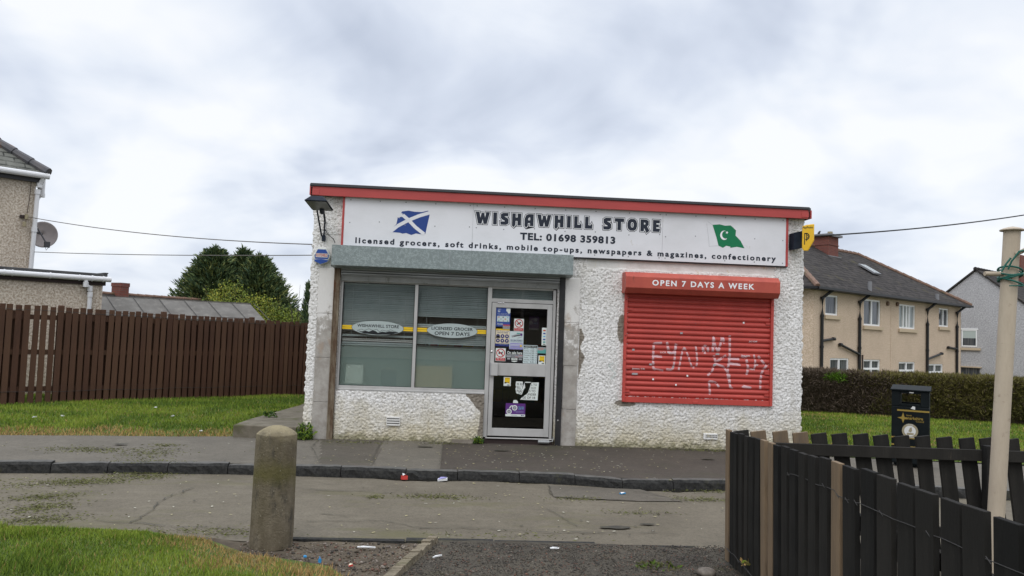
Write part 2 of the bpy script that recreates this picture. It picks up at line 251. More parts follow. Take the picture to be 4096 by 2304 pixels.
plain('litter_white', (.7, .7, .7), .5); plain('litter_red', (.5, .05, .04), .5); plain('litter_blue', (.03, .25, .5), .5); plain('litter_purple', (.28, .2, .5), .4)

# ------------------------------------------------------------------ mesh builder
class MB:
    def __init__(s): s.v = []; s.f = []; s.m = []
    def add(s, vs, fs, m=0):
        k = len(s.v); s.v += [tuple(p) for p in vs]; s.f += [tuple(i + k for i in f) for f in fs]; s.m += [m] * len(fs); return s
    def box(s, x0, x1, y0, y1, z0, z1, m=0, T=None):
        x0, x1 = min(x0, x1), max(x0, x1); y0, y1 = min(y0, y1), max(y0, y1); z0, z1 = min(z0, z1), max(z0, z1)
        p = [(x0, y0, z0), (x1, y0, z0), (x1, y1, z0), (x0, y1, z0), (x0, y0, z1), (x1, y0, z1), (x1, y1, z1), (x0, y1, z1)]
        if T is not None: p = [T @ Vector(q) for q in p]
        return s.add(p, [(0, 3, 2, 1), (4, 5, 6, 7), (0, 1, 5, 4), (1, 2, 6, 5), (2, 3, 7, 6), (3, 0, 4, 7)], m)
    def prism(s, poly, y0, y1, m=0):            # poly in (x, z), counter-clockwise seen from -y
        n = len(poly); v = [(x, y0, z) for x, z in poly] + [(x, y1, z) for x, z in poly]
        tr = geometry.tessellate_polygon([[Vector((x, z, 0)) for x, z in poly]])
        A = sum(poly[i][0] * poly[(i + 1) % n][1] - poly[(i + 1) % n][0] * poly[i][1] for i in range(n))
        fs = []
        for t in tr:
            a = sum(poly[t[i]][0] * poly[t[(i + 1) % 3]][1] - poly[t[(i + 1) % 3]][0] * poly[t[i]][1] for i in range(3))
            t = t if a > 0 else tuple(reversed(t)); fs.append(t); fs.append(tuple(i + n for i in reversed(t)))
        for i in range(n):
            j = (i + 1) % n; fs.append((j, i, i + n, j + n) if A > 0 else (i, j, j + n, i + n))
        return s.add(v, fs, m)
    def ext(s, prof, x0, x1, m=0):              # profile in (y, z) extruded along x
        n = len(prof); v = [(x0, y, z) for y, z in prof] + [(x1, y, z) for y, z in prof]
        A = sum(prof[i][0] * prof[(i + 1) % n][1] - prof[(i + 1) % n][0] * prof[i][1] for i in range(n))
        fs = [tuple(range(n))[::-1], tuple(range(n, 2 * n))] + [(i, (i + 1) % n, (i + 1) % n + n, i + n) for i in range(n)]
        if A < 0: fs = [tuple(reversed(f)) for f in fs]
        return s.add(v, fs, m)
    def flat(s, poly, y, m=0):                  # single sheet facing -y
        tr = geometry.tessellate_polygon([[Vector((x, z, 0)) for x, z in poly]]); fs = []
        for t in tr:
            a = sum(poly[t[i]][0] * poly[t[(i + 1) % 3]][1] - poly[t[(i + 1) % 3]][0] * poly[t[i]][1] for i in range(3))
            fs.append(t if a > 0 else tuple(reversed(t)))
        return s.add([(x, y, z) for x, z in poly], fs, m)
    def rect(s, x0, x1, z0, z1, y, m=0): return s.flat([(x0, z0), (x1, z0), (x1, z1), (x0, z1)], y, m)
    def oval(s, cx, cz, rx, rz, y, m=0, n=36): return s.flat([(cx + rx * math.cos(2 * math.pi * i / n), cz + rz * math.sin(2 * math.pi * i / n)) for i in range(n)], y, m)
    def ring(s, cx, cz, r0, r1, y, m=0, n=32, a0=0, a1=360, asp=1.0):
        P = [];F = []
        for i in range(n + 1):
            t = R(a0 + (a1 - a0) * i / n)
            P += [(cx + r0 * math.cos(t), y, cz + r0 * asp * math.sin(t)), (cx + r1 * math.cos(t), y, cz + r1 * asp * math.sin(t))]
            if i < n: F.append((2 * i, 2 * i + 1, 2 * i + 3, 2 * i + 2))
        return s.add(P, F, m)
    def stroke(s, pts, w, y, m=0):              # flat line in the facade plane
        for q_, ((a, b), (c, d)) in enumerate(zip(pts[:-1], pts[1:])):
            y -= .00012; dx, dz = c - a, d - b; l = math.hypot(dx, dz) or 1; nx, nz = -dz / l * w / 2, dx / l * w / 2
            s.flat([(a - nx, b - nz), (c - nx, d - nz), (c + nx, d + nz), (a + nx, b + nz)], y, m)
        return s
    def tube(s, pts, r, n=8, m=0):
        pts = [Vector(p) for p in pts]; k = len(s.v); rr = r if isinstance(r, (list, tuple)) else [r] * len(pts)
        for i, p in enumerate(pts):
            d = (pts[min(i + 1, len(pts) - 1)] - pts[max(i - 1, 0)]).normalized()
            a = d.orthogonal().normalized() if abs(d.z) > .95 else d.cross(Vector((0, 0, 1))).normalized(); b = d.cross(a)
            for j in range(n):
                t = 2 * math.pi * j / n; s.v.append(tuple(p + (a * math.cos(t) + b * math.sin(t)) * rr[i]))
        for i in range(len(pts) - 1):
            for j in range(n):
                s.f.append((k + i * n + j, k + i * n + (j + 1) % n, k + (i + 1) * n + (j + 1) % n, k + (i + 1) * n + j)); s.m.append(m)
        s.f.append(tuple(k + j for j in reversed(range(n)))); s.f.append(tuple(k + (len(pts) - 1) * n + j for j in range(n))); s.m += [m, m]
        return s
    def lathe(s, prof, c=(0, 0, 0), n=32, m=0, wob=0):
        k = len(s.v)
        for r, z in prof:
            for j in range(n):
                t = 2 * math.pi * j / n; q = r * (1 + wob * math.sin(3 * t + z * 9) + wob * math.sin(7 * t - z * 23))
                s.v.append((c[0] + q * math.cos(t), c[1] + q * math.sin(t), c[2] + z))
        for i in range(len(prof) - 1):
            for j in range(n): s.f.append((k + i * n + j, k + i * n + (j + 1) % n, k + (i + 1) * n + (j + 1) % n, k + (i + 1) * n + j)); s.m.append(m)
        s.f.append(tuple(k + j for j in reversed(range(n)))); s.f.append(tuple(k + (len(prof) - 1) * n + j for j in range(n))); s.m += [m, m]
        return s
    def text(s, body, x0, x1, z0, z1, y, m=0, bold=0.0, sp=1.0, fit=True, shear=0.0):
        c = bpy.data.curves.new('lettering', 'FONT'); c.body = body; c.offset = bold; c.resolution_u = 3; c.space_character = sp; c.shear = shear
        o = bpy.data.objects.new('lettering', c); me = bpy.data.meshes.new_from_object(o)
        V = np.array([v.co[:2] for v in me.vertices]); F = [tuple(p.vertices) for p in me.polygons]
        if len(V):
            lo, hi = V.min(0), V.max(0); V = (V - lo) / (hi - lo) * np.array([x1 - x0, z1 - z0]) + np.array([x0, z0])
            fs = []
            for f in F:
                a = sum(V[f[i]][0] * V[f[(i + 1) % len(f)]][1] - V[f[(i + 1) % len(f)]][0] * V[f[i]][1] for i in range(len(f)))
                fs.append(f if a > 0 else tuple(reversed(f)))
            s.add([(p[0], y, p[1]) for p in V], fs, m)
        bpy.data.objects.remove(o); bpy.data.curves.remove(c); bpy.data.meshes.remove(me); return s
    def build(s, name, mats, parent=None, world=True, smooth=False, bevel=0.0, T=None):
        me = bpy.data.meshes.new(name); off = Vector((0, 0, 0)); p = parent
        while p is not None and world: off += Vector(p.location); p = p.parent
        vs = [tuple(Vector(v) - off) for v in s.v] if world else s.v
        if T is not None: vs = [tuple(T @ Vector(v)) for v in vs]
        me.from_pydata(vs, [], s.f)
        if isinstance(mats, str): mats = [mats]
        for q in mats: me.materials.append(MATS[q])
        me.polygons.foreach_set('material_index', s.m)
        if smooth: me.polygons.foreach_set('use_smooth', [True] * len(s.f))
        me.update(); o = bpy.data.objects.new(name, me); COL.objects.link(o)
        if parent is not None: o.parent = parent
        if bevel:
            b = o.modifiers.new('bevel', 'BEVEL'); b.width = bevel; b.segments = 2; b.limit_method = 'ANGLE'; b.angle_limit = R(40)
        return o
def tag(o, label, cat, group=None):
    o['label'] = label; o['category'] = cat
    if group: o['group'] = group
    return o
def thing(name, label, cat, loc=(0, 0, 0), rz=0.0, group=None):
    o = bpy.data.objects.new(name, None); COL.objects.link(o); o.location = loc; o.rotation_euler = (0, 0, rz); o.empty_display_size = .1
    return tag(o, label, cat, group)
def solo(mb, name, mats, label, cat, loc=(0, 0, 0), group=None, **k):       # a thing that is one mesh, origin moved to loc
    o = mb.build(name, mats, None, **k); tag(o, label, cat, group)
    o.data.transform(Matrix.Translation(-Vector(loc))); o.location = loc; return o
def struct(o): o['kind'] = 'structure'; return o
def soup(name, V, F, mats, midx, parent=None):
    me = bpy.data.meshes.new(name); V = np.asarray(V, np.float32); F = np.asarray(F, np.int32); k = F.shape[1]
    me.vertices.add(len(V)); me.vertices.foreach_set('co', V.ravel()); me.loops.add(F.size); me.loops.foreach_set('vertex_index', F.ravel())
    me.polygons.add(len(F)); me.polygons.foreach_set('loop_start', np.arange(0, F.size, k, dtype=np.int32))
    for q in mats: me.materials.append(MATS[q])
    me.polygons.foreach_set('material_index', np.asarray(midx, np.int32)); me.update(calc_edges=True); me.validate()
    o = bpy.data.objects.new(name, me); COL.objects.link(o)
    if parent is not None: o.parent = parent
    return o
def vnoise(x, y, seed=0):
    xi = np.floor(x).astype(np.int64); yi = np.floor(y).astype(np.int64); fx = x - xi; fy = y - yi
    fx = fx * fx * (3 - 2 * fx); fy = fy * fy * (3 - 2 * fy)
    def h(a, b):
        n = (a * 374761393 + b * 668265263 + seed * 974711) & 0x7fffffff; n = ((n ^ (n >> 13)) * 1274126177) & 0x7fffffff
        return ((n ^ (n >> 16)) & 0xffff) / 65535.0
    return (h(xi, yi) * (1 - fx) + h(xi + 1, yi) * fx) * (1 - fy) + (h(xi, yi + 1) * (1 - fx) + h(xi + 1, yi + 1) * fx) * fy
def interp(pts, x): p = np.array(pts, float); return np.interp(x, p[:, 0], p[:, 1])
def sheet(name, xs, ya, yb, ny, zf, mats, mf=None):
    """ground sheet between the curves ya(x) < yb(x)"""
    xs = np.asarray(xs); t = np.linspace(0, 1, ny + 1); X = np.repeat(xs[:, None], ny + 1, 1); A = np.array([ya(x) for x in xs]); B = np.array([yb(x) for x in xs])
    Y = A[:, None] * (1 - t) + B[:, None] * t; Z = zf(X, Y); V = np.stack([X, Y, Z], -1).reshape(-1, 3)
    i, j = np.meshgrid(np.arange(len(xs) - 1), np.arange(ny), indexing='ij'); k = ny + 1; i = i.ravel(); j = j.ravel()
    F = np.stack([i * k + j, (i + 1) * k + j, (i + 1) * k + j + 1, i * k + j + 1], 1)
    mi = np.zeros(len(F), int) if mf is None else mf(V[F].mean(1))
    return soup(name, V, F, mats, mi)

# ------------------------------------------------------------------ the ground
KERB = [(-20, -6.0), (-8, -3.35), (-2.8, -2.31), (-1.7, -2.17), (-.4, -2.06), (.3, -2.08), (1.6, -2.12), (2.9, -2.13), (3.6, -2.25), (4.1, -2.38), (4.7, -2.39), (5.3, -2.33), (7.6, -2.43), (8.7, -2.55), (14, -3.2), (30, -6)]
NEAR = [(-20, -4.9), (-3, -4.62), (-1.5, -4.6), (-.3, -4.68), (.5, -4.83), (.9, -4.80), (2.5, -4.76), (3.4, -4.78), (4.1, -4.88), (8, -5.05), (30, -7)]
kerb = lambda x: float(interp(KERB, x)); near = lambda x: float(interp(NEAR, x))
ROADZ, PAVZ = -.14, -.03
# one wide sheet out to the horizon, falling away behind the hedge
gx = np.concatenate([np.linspace(-260, -20, 9)[:-1], np.linspace(-20, 40, 31), np.linspace(40, 260, 9)[1:]]); gy = np.concatenate([np.linspace(-200, -14, 7)[:-1], np.linspace(-14, 40, 28), np.linspace(40, 330, 9)[1:]])
GX, GY = np.meshgrid(gx, gy, indexing='ij')
def gz(X, Y): return -.24 - .85 * np.clip((Y - 7) / 9, 0, 1) * np.clip((X - 5) / 5, 0, 1) - 1.5 * np.clip((Y - 45) / 150, 0, 1)
V = np.stack([GX, GY, gz(GX, GY)], -1).reshape(-1, 3); k = len(gy); ii, jj = np.meshgrid(np.arange(len(gx) - 1), np.arange(k - 1), indexing='ij'); ii = ii.ravel(); jj = jj.ravel()
struct(soup('ground', V, np.stack([ii * k + jj, (ii + 1) * k + jj, (ii + 1) * k + jj + 1, ii * k + jj + 1], 1), ['far_ground'], np.zeros(len(ii))))
xs = np.arange(-20, 30.01, .25)
road = struct(sheet('road', xs, lambda x: near(x) - .02, lambda x: kerb(x) + .02, 12, lambda X, Y: ROADZ + 0 * X + .012 * (vnoise(X * .7, Y * .7, 3) - .5), ['road_tarmac']))
JL = [(-9, -9.4), (.27, .60), (1.15, 1.22), (2.0, 1.99), (40, 40)]
BACK = [(-20, -4.2), (-8, -1.5), (-3.89, -.42), (-2.74, -.24), (-1.76, -.15), (-.95, .02), (-.9, .1), (7.28, .1), (7.3, -.35), (30, -3.2)]
back = lambda x: float(interp(BACK, x))
def pav_mat(c):
    x, y = c[:, 0], c[:, 1]; r = np.zeros(len(x), int)
    for a, b, mi in ((.27, .60, 1), (1.16, 1.22, 2), (2.0, 1.99, 3)): r[x > a + (b - a) * np.clip(-y / 2, 0, 1)] = mi
    r[(x > 7.4)] = 0; return r
pxs = np.unique(np.round(np.concatenate([np.arange(-20, -1, .25), np.arange(-1, 9, .04), np.arange(9, 30.1, .25)]), 3))
struct(sheet('pavement', pxs, lambda x: kerb(x) + .075, back, 24, lambda X, Y: PAVZ + .03 * np.clip((Y + 2.0) / 2.0, 0, 1) + .006 * (vnoise(X * 1.3, Y * 1.3, 5) - .5), ['pave_light', 'pave_mid', 'pave_light', 'pave_dark'], pav_mat))
# kerb: dressed stones end to end
kb = MB(); joints = [-14, -13, -12, -11, -10, -9, -8, -7, -6, -5, -4.1, -3.2, -2.3, -1.72, -1.08, -.43, .28, .86, 1.61, 2.21, 2.93, 3.57, 4.1, 4.69, 5.5, 6.4, 7.3, 8.2, 9.1, 10, 11, 12, 13, 14, 16, 18]
for a, b in zip(joints[:-1], joints[1:]):
    n = max(3, int((b - a) / .07)); st = len(kb.v); hz = random.uniform(-.012, .006); tilt = random.uniform(-.012, .012)
    for i in range(n + 1):
        x = a + .004 + (b - a - .008) * i / n; y = kerb(x); e1 = (i in (0, n)) * .004; zt = PAVZ + .012 + hz + tilt * (i / n - .5) - e1
        j = lambda q: random.uniform(-q, q)
        prof = [(y - .010 + j(.007), ROADZ - .05), (y - .008 + j(.010), ROADZ + .03), (y - .004 + j(.010) + e1, zt - .035 + j(.005)), (y + .016 + j(.006), zt - .006 + j(.004)), (y + .06, zt + j(.003)), (y + .10, zt + j(.003)), (y + .102, ROADZ - .05)]
        kb.v += [(x, p, q) for p, q in prof]
    for i in range(n):
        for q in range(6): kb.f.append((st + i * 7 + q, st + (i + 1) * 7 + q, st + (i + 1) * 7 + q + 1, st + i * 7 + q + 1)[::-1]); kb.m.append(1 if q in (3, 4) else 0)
    kb.f.append(tuple(st + q for q in range(7))[::-1]); kb.f.append(tuple(st + n * 7 + q for q in range(7))); kb.m += [0, 0]
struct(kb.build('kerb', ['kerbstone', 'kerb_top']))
# cracks and repairs lying on the road and the pavement
ck = MB()
def crack(pts, w, z, mi=0, jit=.03):
    P = []
    for (a, b), (c, d) in zip(pts[:-1], pts[1:]):
        n = max(2, int(math.hypot(c - a, d - b) / .08))
        for i in range(n): P.append((a + (c - a) * i / n + random.uniform(-jit, jit), b + (d - b) * i / n + random.uniform(-jit, jit)))
    P.append(pts[-1])
    for (a, b), (c, d) in zip(P[:-1], P[1:]):
        l = math.hypot(c - a, d - b) or 1; ww = w * .5 * random.uniform(.4, 1.3); nx, ny = -(d - b) / l * ww / 2, (c - a) / l * ww / 2
        ck.add([(a - nx, b - ny, z), (c - nx, d - ny, z), (c + nx, d + ny, z), (a + nx, b + ny, z)], [(0, 1, 2, 3)], mi)
ZR = ROADZ + .012
for pts, w in (([(-.53, -2.89), (-.64, -3.4), (-.57, -3.97), (-.57, -4.38)], .022), ([(.0, -2.78), (.47, -2.82), (1.3, -2.9), (1.95, -2.93)], .018), ([(3.25, -2.3), (3.22, -2.92), (4.1, -3.05)], .018), ([(4.2, -2.55), (4.45, -2.75), (4.69, -3.07)], .016),
               ([(1.9, -4.35), (2.4, -4.3), (3.0, -4.42), (3.9, -4.35), (4.2, -4.4)], .02), ([(.9, -4.2), (1.5, -4.12), (1.9, -4.35)], .016), ([(.95, -3.9), (1.25, -3.95)], .02), ([(-.9, -4.3), (-.2, -4.45), (.4, -4.5)], .02), ([(3.1, -3.5), (3.3, -4.2)], .014)):
    crack(pts, w, ZR)
for pts in ([(.27, -.06), (.27, -.75), (.6, -1.96)], [(1.14, -.3), (1.15, -1.27), (1.22, -1.95)], [(2.0, -.2), (1.99, -1.97)], [(4.35, -.9), (4.9, -.9), (5.05, -1.6)], [(3.9, -.8), (4.0, -1.1)]): crack(pts, .016, .004 - .0, 0, .012)
for cx, cy, rx, ry in ((3.65, -4.2, .16, .06), (3.98, -4.05, .08, .04)):
    n = 16; ck.add([(cx + rx * random.uniform(.6, 1.1) * math.cos(2 * math.pi * i / n), cy + ry * random.uniform(.6, 1.1) * math.sin(2 * math.pi * i / n), ZR) for i in range(n)], [tuple(range(n))])
for cx, cy, z in ((-2.1, -.95, .002), (1.75, -.5, .003), (2.8, -.65, .003), (5.6, -.9, .003)):
    n = 12; ck.add([(cx + .12 * random.uniform(.6, 1.1) * math.cos(2 * math.pi * i / n), cy + .05 * random.uniform(.6, 1.1) * math.sin(2 * math.pi * i / n), z) for i in range(n)], [tuple(range(n))])
struct(ck.build('road_cracks', 'crack_fill'))
pt = MB(); pt.add([(3.24, -2.95, ZR - .002), (4.1, -3.06, ZR - .002), (4.62, -3.02, ZR - .002), (4.3, -2.43, ZR - .002), (3.25, -2.33, ZR - .002)], [(0, 1, 2, 3, 4)]); struct(pt.build('road_patch', 'road_patch'))
pd = MB()
for x0, x1, w in ((1.25, 2.3, .10), (3.85, 5.3, .12), (2.7, 3.2, .05)):
    n = 20; A = [(x0 + (x1 - x0) * i / n, kerb(x0 + (x1 - x0) * i / n) - .012, ZR - .003) for i in range(n + 1)]
    B = [(p[0], p[1] - w * math.sin(math.pi * i / n) * random.uniform(.6, 1.1) - .005, ZR - .003) for i, p in enumerate(A)]
    pd.add(A + B, [(i, n + 1 + i, n + 2 + i, i + 1) for i in range(n)])
struct(pd.build('puddle', 'wet'))
# lawns
def lz(X, Y):
    t = np.clip((Y - interp(BACK, X) + .05) / .5, 0, 1); return -.02 + .04 * t + .08 * np.clip((Y + .3) / 3.0, 0, 1) + .03 * t * (vnoise(X * .8, Y * .8, 9) - .5)
struct(sheet('left_lawn', np.arange(-16, -.01, .25), lambda x: back(x) - .05, lambda x: 9.0, 26, lz, ['grass_ground']))
RB = lambda x: -.35 - max(0, x - 7.3) * .09
def rz_(X, Y): return .0 + .0 * X + .03 * (vnoise(X * .6, Y * .6, 4) - .5) - .9 * np.clip((Y - 7.5) / 8, 0, 1)
struct(sheet('right_lawn', np.arange(7.2, 30.1, .4), RB, lambda x: 12.0, 26, rz_, ['grass_ground']))
VB = [(-6, -4.64), (-1.5, -4.62), (-.3, -4.70), (.2, -4.9), (.42, -5.1), (.66, -5.32), (1.0, -5.47), (1.3, -5.6), (1.75, -6.3), (2.0, -9)]
vb = lambda x: float(interp(VB, x))
struct(sheet('verge', np.arange(-6, 2.01, .1), lambda x: -10.5, lambda x: vb(x) + .02, 40, lambda X, Y: -.105 + .03 * (vnoise(X * 1.7, Y * 1.7, 2) - .4) - .03 * np.clip((Y + 5) * 2, 0, 1), ['grass_ground']))
struct(sheet('dirt_patch', np.arange(-.4, 2.11, .06), lambda x: -7.5, lambda x: near(x) - .0, 40, lambda X, Y: -.137 + .022 * (vnoise(X * 6, Y * 6, 8) - .5) + .01 * vnoise(X * 19, Y * 19, 6) - .01, ['dirt']))
EDG = [(2.01, -4.83), (1.89, -5.30), (1.77, -5.74), (1.5, -6.8), (1.2, -8)]
edx = lambda y: float(np.interp(-y, [-p[1] for p in EDG], [p[0] for p in EDG]))
gp = MB(); ny = 60; ys = np.linspace(-4.7, -9, ny + 1); nx_ = 60
gpV = [];
for y in ys:
    for i in range(nx_ + 1):
        x = edx(y) + (8.5 - edx(y)) * i / nx_; gpV.append((x, min(y, near(x) - .01) if y > -4.95 else y, -.128 + .012 * float(vnoise(np.array(x * 9), np.array(y * 9), 1)) + .01 * max(0, x - 3.6)))
gp.add(gpV, [(j * (nx_ + 1) + i, (j + 1) * (nx_ + 1) + i, (j + 1) * (nx_ + 1) + i + 1, j * (nx_ + 1) + i + 1) for j in range(ny) for i in range(nx_)])
struct(gp.build('path', 'gravel_path', smooth=True))
eg = MB()
for a, b in zip(EDG[:-1], EDG[1:]):
    for q in range(8):
        p = [a[i] + (b[i] - a[i]) * q / 8 for i in (0, 1)]; r = [a[i] + (b[i] - a[i]) * (q + 1) / 8 for i in (0, 1)]; jx = random.uniform(-.006, .006); h = -.075 + random.uniform(-.008, .008)
        eg.add([(p[0] - .045 + jx, p[1], -.17), (p[0] + .045 + jx, p[1], -.17), (r[0] + .045 + jx, r[1], -.17), (r[0] - .045 + jx, r[1], -.17), (p[0] - .036 + jx, p[1], h), (p[0] + .036 + jx, p[1], h), (r[0] + .036 + jx, r[1], h), (r[0] - .036 + jx, r[1], h)],
               [(0, 3, 2, 1)[::-1], (4, 5, 6, 7)[::-1], (0, 1, 5, 4)[::-1], (1, 2, 6, 5)[::-1], (2, 3, 7, 6)[::-1], (3, 0, 4, 7)[::-1]])
tag(eg.build('path_edging', 'edging_concrete'), 'mossy concrete edging strip between bare dirt and the gravel path', 'edging')
re_ = MB()
for x0, x1, d in ((.8, 1.78, .035), (1.79, 2.51, .075), (2.52, 3.36, .05), (3.37, 4.2, .045)):
    re_.box(x0, x1, near((x0 + x1) / 2) - .03, near((x0 + x1) / 2) + d, ROADZ - .05, ROADZ + .016 + random.uniform(-.004, .004))
struct(re_.build('road_edge', 'kerbstone'))
# raised concrete slab and path beside the shop
sl = MB(); P = [(-.95, -.06), (.02, -.12), (.02, 6), (-.55, 6), (-.70, 3.2), (-.93, .55)]
n = len(P); top = [(x, y, .17 if y < 1 else .14) for x, y in P]; sl.add([(x, y, -.1) for x, y in P] + top, [tuple(range(n, 2 * n))] + [(i, (i + 1) % n, (i + 1) % n + n, i + n) for i in range(n)])
tag(sl.build('concrete_step', 'step_concrete', bevel=.015), 'worn raised concrete slab at the left corner of the shop', 'step')

# ------------------------------------------------------------------ the shop
W, H, DEP = 7.29, 3.47, 7.0
shop = thing('shop', 'single storey white roughcast corner shop with flat roof and red fascia', 'shop')
# front wall: a displaced grid with the window, door and smooth bands left out
dx = .0108; nx = int(W / dx); nz = int(H / dx); xs = np.linspace(0, W, nx + 1); zs = np.linspace(-.06, H, nz + 1)
XX, ZZ = np.meshgrid(xs, zs, indexing='ij')
def chips(X, Z, cell, seed):
    gx_ = X / cell; gz_ = Z / cell; ix = np.floor(gx_).astype(int); iz = np.floor(gz_).astype(int); best = np.full(X.shape, 9.0); hh = np.zeros(X.shape); r_ = np.random.default_rng(seed); J = r_.random((3, 512, 512))
    for a_ in (-1, 0, 1):
        for b_ in (-1, 0, 1):
            p_, q_ = (ix + a_) % 512, (iz + b_) % 512; d_ = np.hypot(ix + a_ + .15 + .7 * J[0][p_, q_] - gx_, iz + b_ + .15 + .7 * J[1][p_, q_] - gz_); m_ = d_ < best; best = np.where(m_, d_, best); hh = np.where(m_, J[2][p_, q_], hh)
    return np.clip(1 - (best / .72) ** 2, 0, 1) * (.55 + .45 * hh)
hgt = .8 * chips(XX, ZZ, .031, 3) + .2 * chips(XX, ZZ, .058, 4)
amp = np.full_like(XX, .020)
amp *= 1 + .5 * np.clip((.35 - ZZ) / .35, 0, 1)
smooth = ((XX > 4.0) & (XX < 6.83) & (ZZ > 2.60 + .03 * (vnoise(XX * 9, ZZ * 3, 7) - .5)) & (ZZ < 2.9)) | ((XX > .19) & (XX < .46) & (ZZ > 2.43) & (ZZ < 2.93))
amp[smooth] = .002
pier = ((XX > .12) & (XX < .44) & (ZZ < 2.44)) | ((XX > 3.58) & (XX < 3.93 + .04 * (vnoise(XX * 5, ZZ * 11, 6) - .5)) & (ZZ < 2.46)); amp[pier] = .0
YY = .004 - amp * hgt
YY += np.where((XX > 4.5) & (XX < 4.62) & (ZZ > .6) & (ZZ < 2.2), .0, 0)
edge = np.clip(np.minimum(XX, W - XX) / .05, 0, 1); YY += (1 - edge) * .02
V = np.stack([XX + (1 - edge) * .014 * (vnoise(ZZ * 28, XX * 28, 12) - .5) * 2, YY, ZZ], -1).reshape(-1, 3)
i, j = np.meshgrid(np.arange(nx), np.arange(nz), indexing='ij'); i = i.ravel(); j = j.ravel(); k = nz + 1
cx = (xs[i] + xs[i + 1]) / 2; cz = (zs[j] + zs[j + 1]) / 2
hole = ((cx > .44) & (cx < 2.6) & (cz > .70) & (cz < 2.42)) | ((cx > 2.56) & (cx < 3.575) & (cz < 2.42)) | ((cx > 4.63) & (cx < 6.76) & (cz > .75) & (cz < 2.2))
keep = ~hole; F = np.stack([i * k + j, (i + 1) * k + j, (i + 1) * k + j + 1, i * k + j + 1], 1)[keep]
cx = cx[keep]; cz = cz[keep]; mi = np.zeros(len(F), int)
wob = .05 * (vnoise(cx * 7, cz * 7, 21) - .5) * 2
sm = ((cx > 4.0) & (cx < 6.83) & (cz > 2.575 + wob * .3) & (cz < 2.9)) | ((cx > .19) & (cx < .46) & (cz > 2.43) & (cz < 2.93)); mi[sm] = 1
cem = (((cx - 4.55) / .075) ** 2 + ((cz - 1.73) / .22) ** 2 < 1 + wob * 6) | (((cx - 4.63) / .16) ** 2 + ((cz - .63) / .05) ** 2 < 1 + wob * 6) | ((cx > 2.30 + wob) & (cx < 2.6) & (cz > .1) & (cz < .70) & (cx > 2.50 + wob * .6 - np.clip(cz - .45, 0, 1) * .9)) | ((cx > 3.915) & (cx < 3.96 + wob) & (cz < 1.7) & (cz > 1.0))
mi[cem] = 2
wl = soup('wall', V, F, ['roughcast', 'smooth_render', 'patch_cement'], mi, shop)
side = MB(); side.box(0.004, .2, .03, DEP, -.1, H - .01); side.box(W - .2, W - .004, .03, DEP, -.1, H - .01); side.box(.2, W - .2, DEP - .2, DEP, -.1, H - .01)
side.box(.2, W - .2, .035, .14, 2.43, H - .01); side.box(.2, .43, .035, .2, -.1, 2.43); side.box(3.6, 4.62, .035, .2, -.1, 2.43); side.box(4.62, W - .2, .035, .2, -.1, .74); side.box(6.77, W - .2, .035, .2, .74, 2.43); side.box(4.62, 6.77, .06, .2, .74, 2.43)
side.box(.43, 2.56, .035, .2, -.1, .70); side.build('side_wall', 'roughcast', shop)
it = MB(); it.box(.2, W - .2, .3, DEP - .2, -.08, .03); it.box(4.0, 4.1, .25, 5, .03, 3.0); it.box(.3, 4.0, 4.6, 4.7, .03, 3.0); it.box(.2, 4.1, .2, 5, 2.9, 2.95); it.build('interior', 'interior_dark', shop)
for a, b in ((.125, .345), (3.69, 3.905)):
    p = MB(); zsn = [-.06, .52, 1.15, 1.78, 2.43]
    for z0, z1 in zip(zsn[:-1], zsn[1:]): p.box(a + random.uniform(-.004, .004), b, -.022 + random.uniform(-.003, .003), .05, z0 + .003, z1)
    p.build('pier', 'pier_concrete', shop, bevel=.006)
rf = MB(); rf.box(-.03, W + .03, -.09, DEP + .05, 3.47, 3.585); rf.build('roof', 'roof_felt', shop)
fa = MB(); fa.box(-.01, 7.285, -.13, -.092, 3.462, 3.592); fa.box(-.012, .09, -.137, -.131, 3.465, 3.545); fa.box(7.18, 7.29, -.137, -.131, 3.48, 3.56); fa.box(-.05, -.031, -.13, DEP, 3.465, 3.59); fa.box(7.321, 7.34, -.13, DEP, 3.465, 3.59); fa.build('fascia', 'red_paint', shop, bevel=.004)
tr = MB(); tr.box(-.04, 7.30, -.15, -.09, 3.593, 3.634); tr.box(-.06, -.03, -.08, DEP, 3.593, 3.634); tr.box(7.32, 7.35, -.08, DEP, 3.593, 3.634); tr.build('roof_edge', 'roof_trim', shop, bevel=.006)
def air_brick(x0, x1, z0, z1, slots):
    ab = MB(); ab.box(x0, x1, -.035, .0, z0, z1)
    o = ab.build('air_brick', 'smooth_render', shop, bevel=.006); h = MB()
    if slots:
        for q in range(slots): zq = z0 + .02 + (z1 - z0 - .03) * (q + .3) / slots; h.box(x0 + .01, x1 - .01, -.0375, -.03, zq, zq + .011)
    else:
        for a in range(8):
            for b in range(2): h.box(x0 + .03 + a * .022, x0 + .043 + a * .022, -.0375, -.03, z0 + .03 + b * .024, z0 + .044 + b * .024)
    h.build('vent_slot', 'rubber', o)
air_brick(1.177, 1.373, .215, .345, 3); air_brick(5.80, 6.01, .145, .235, 0)
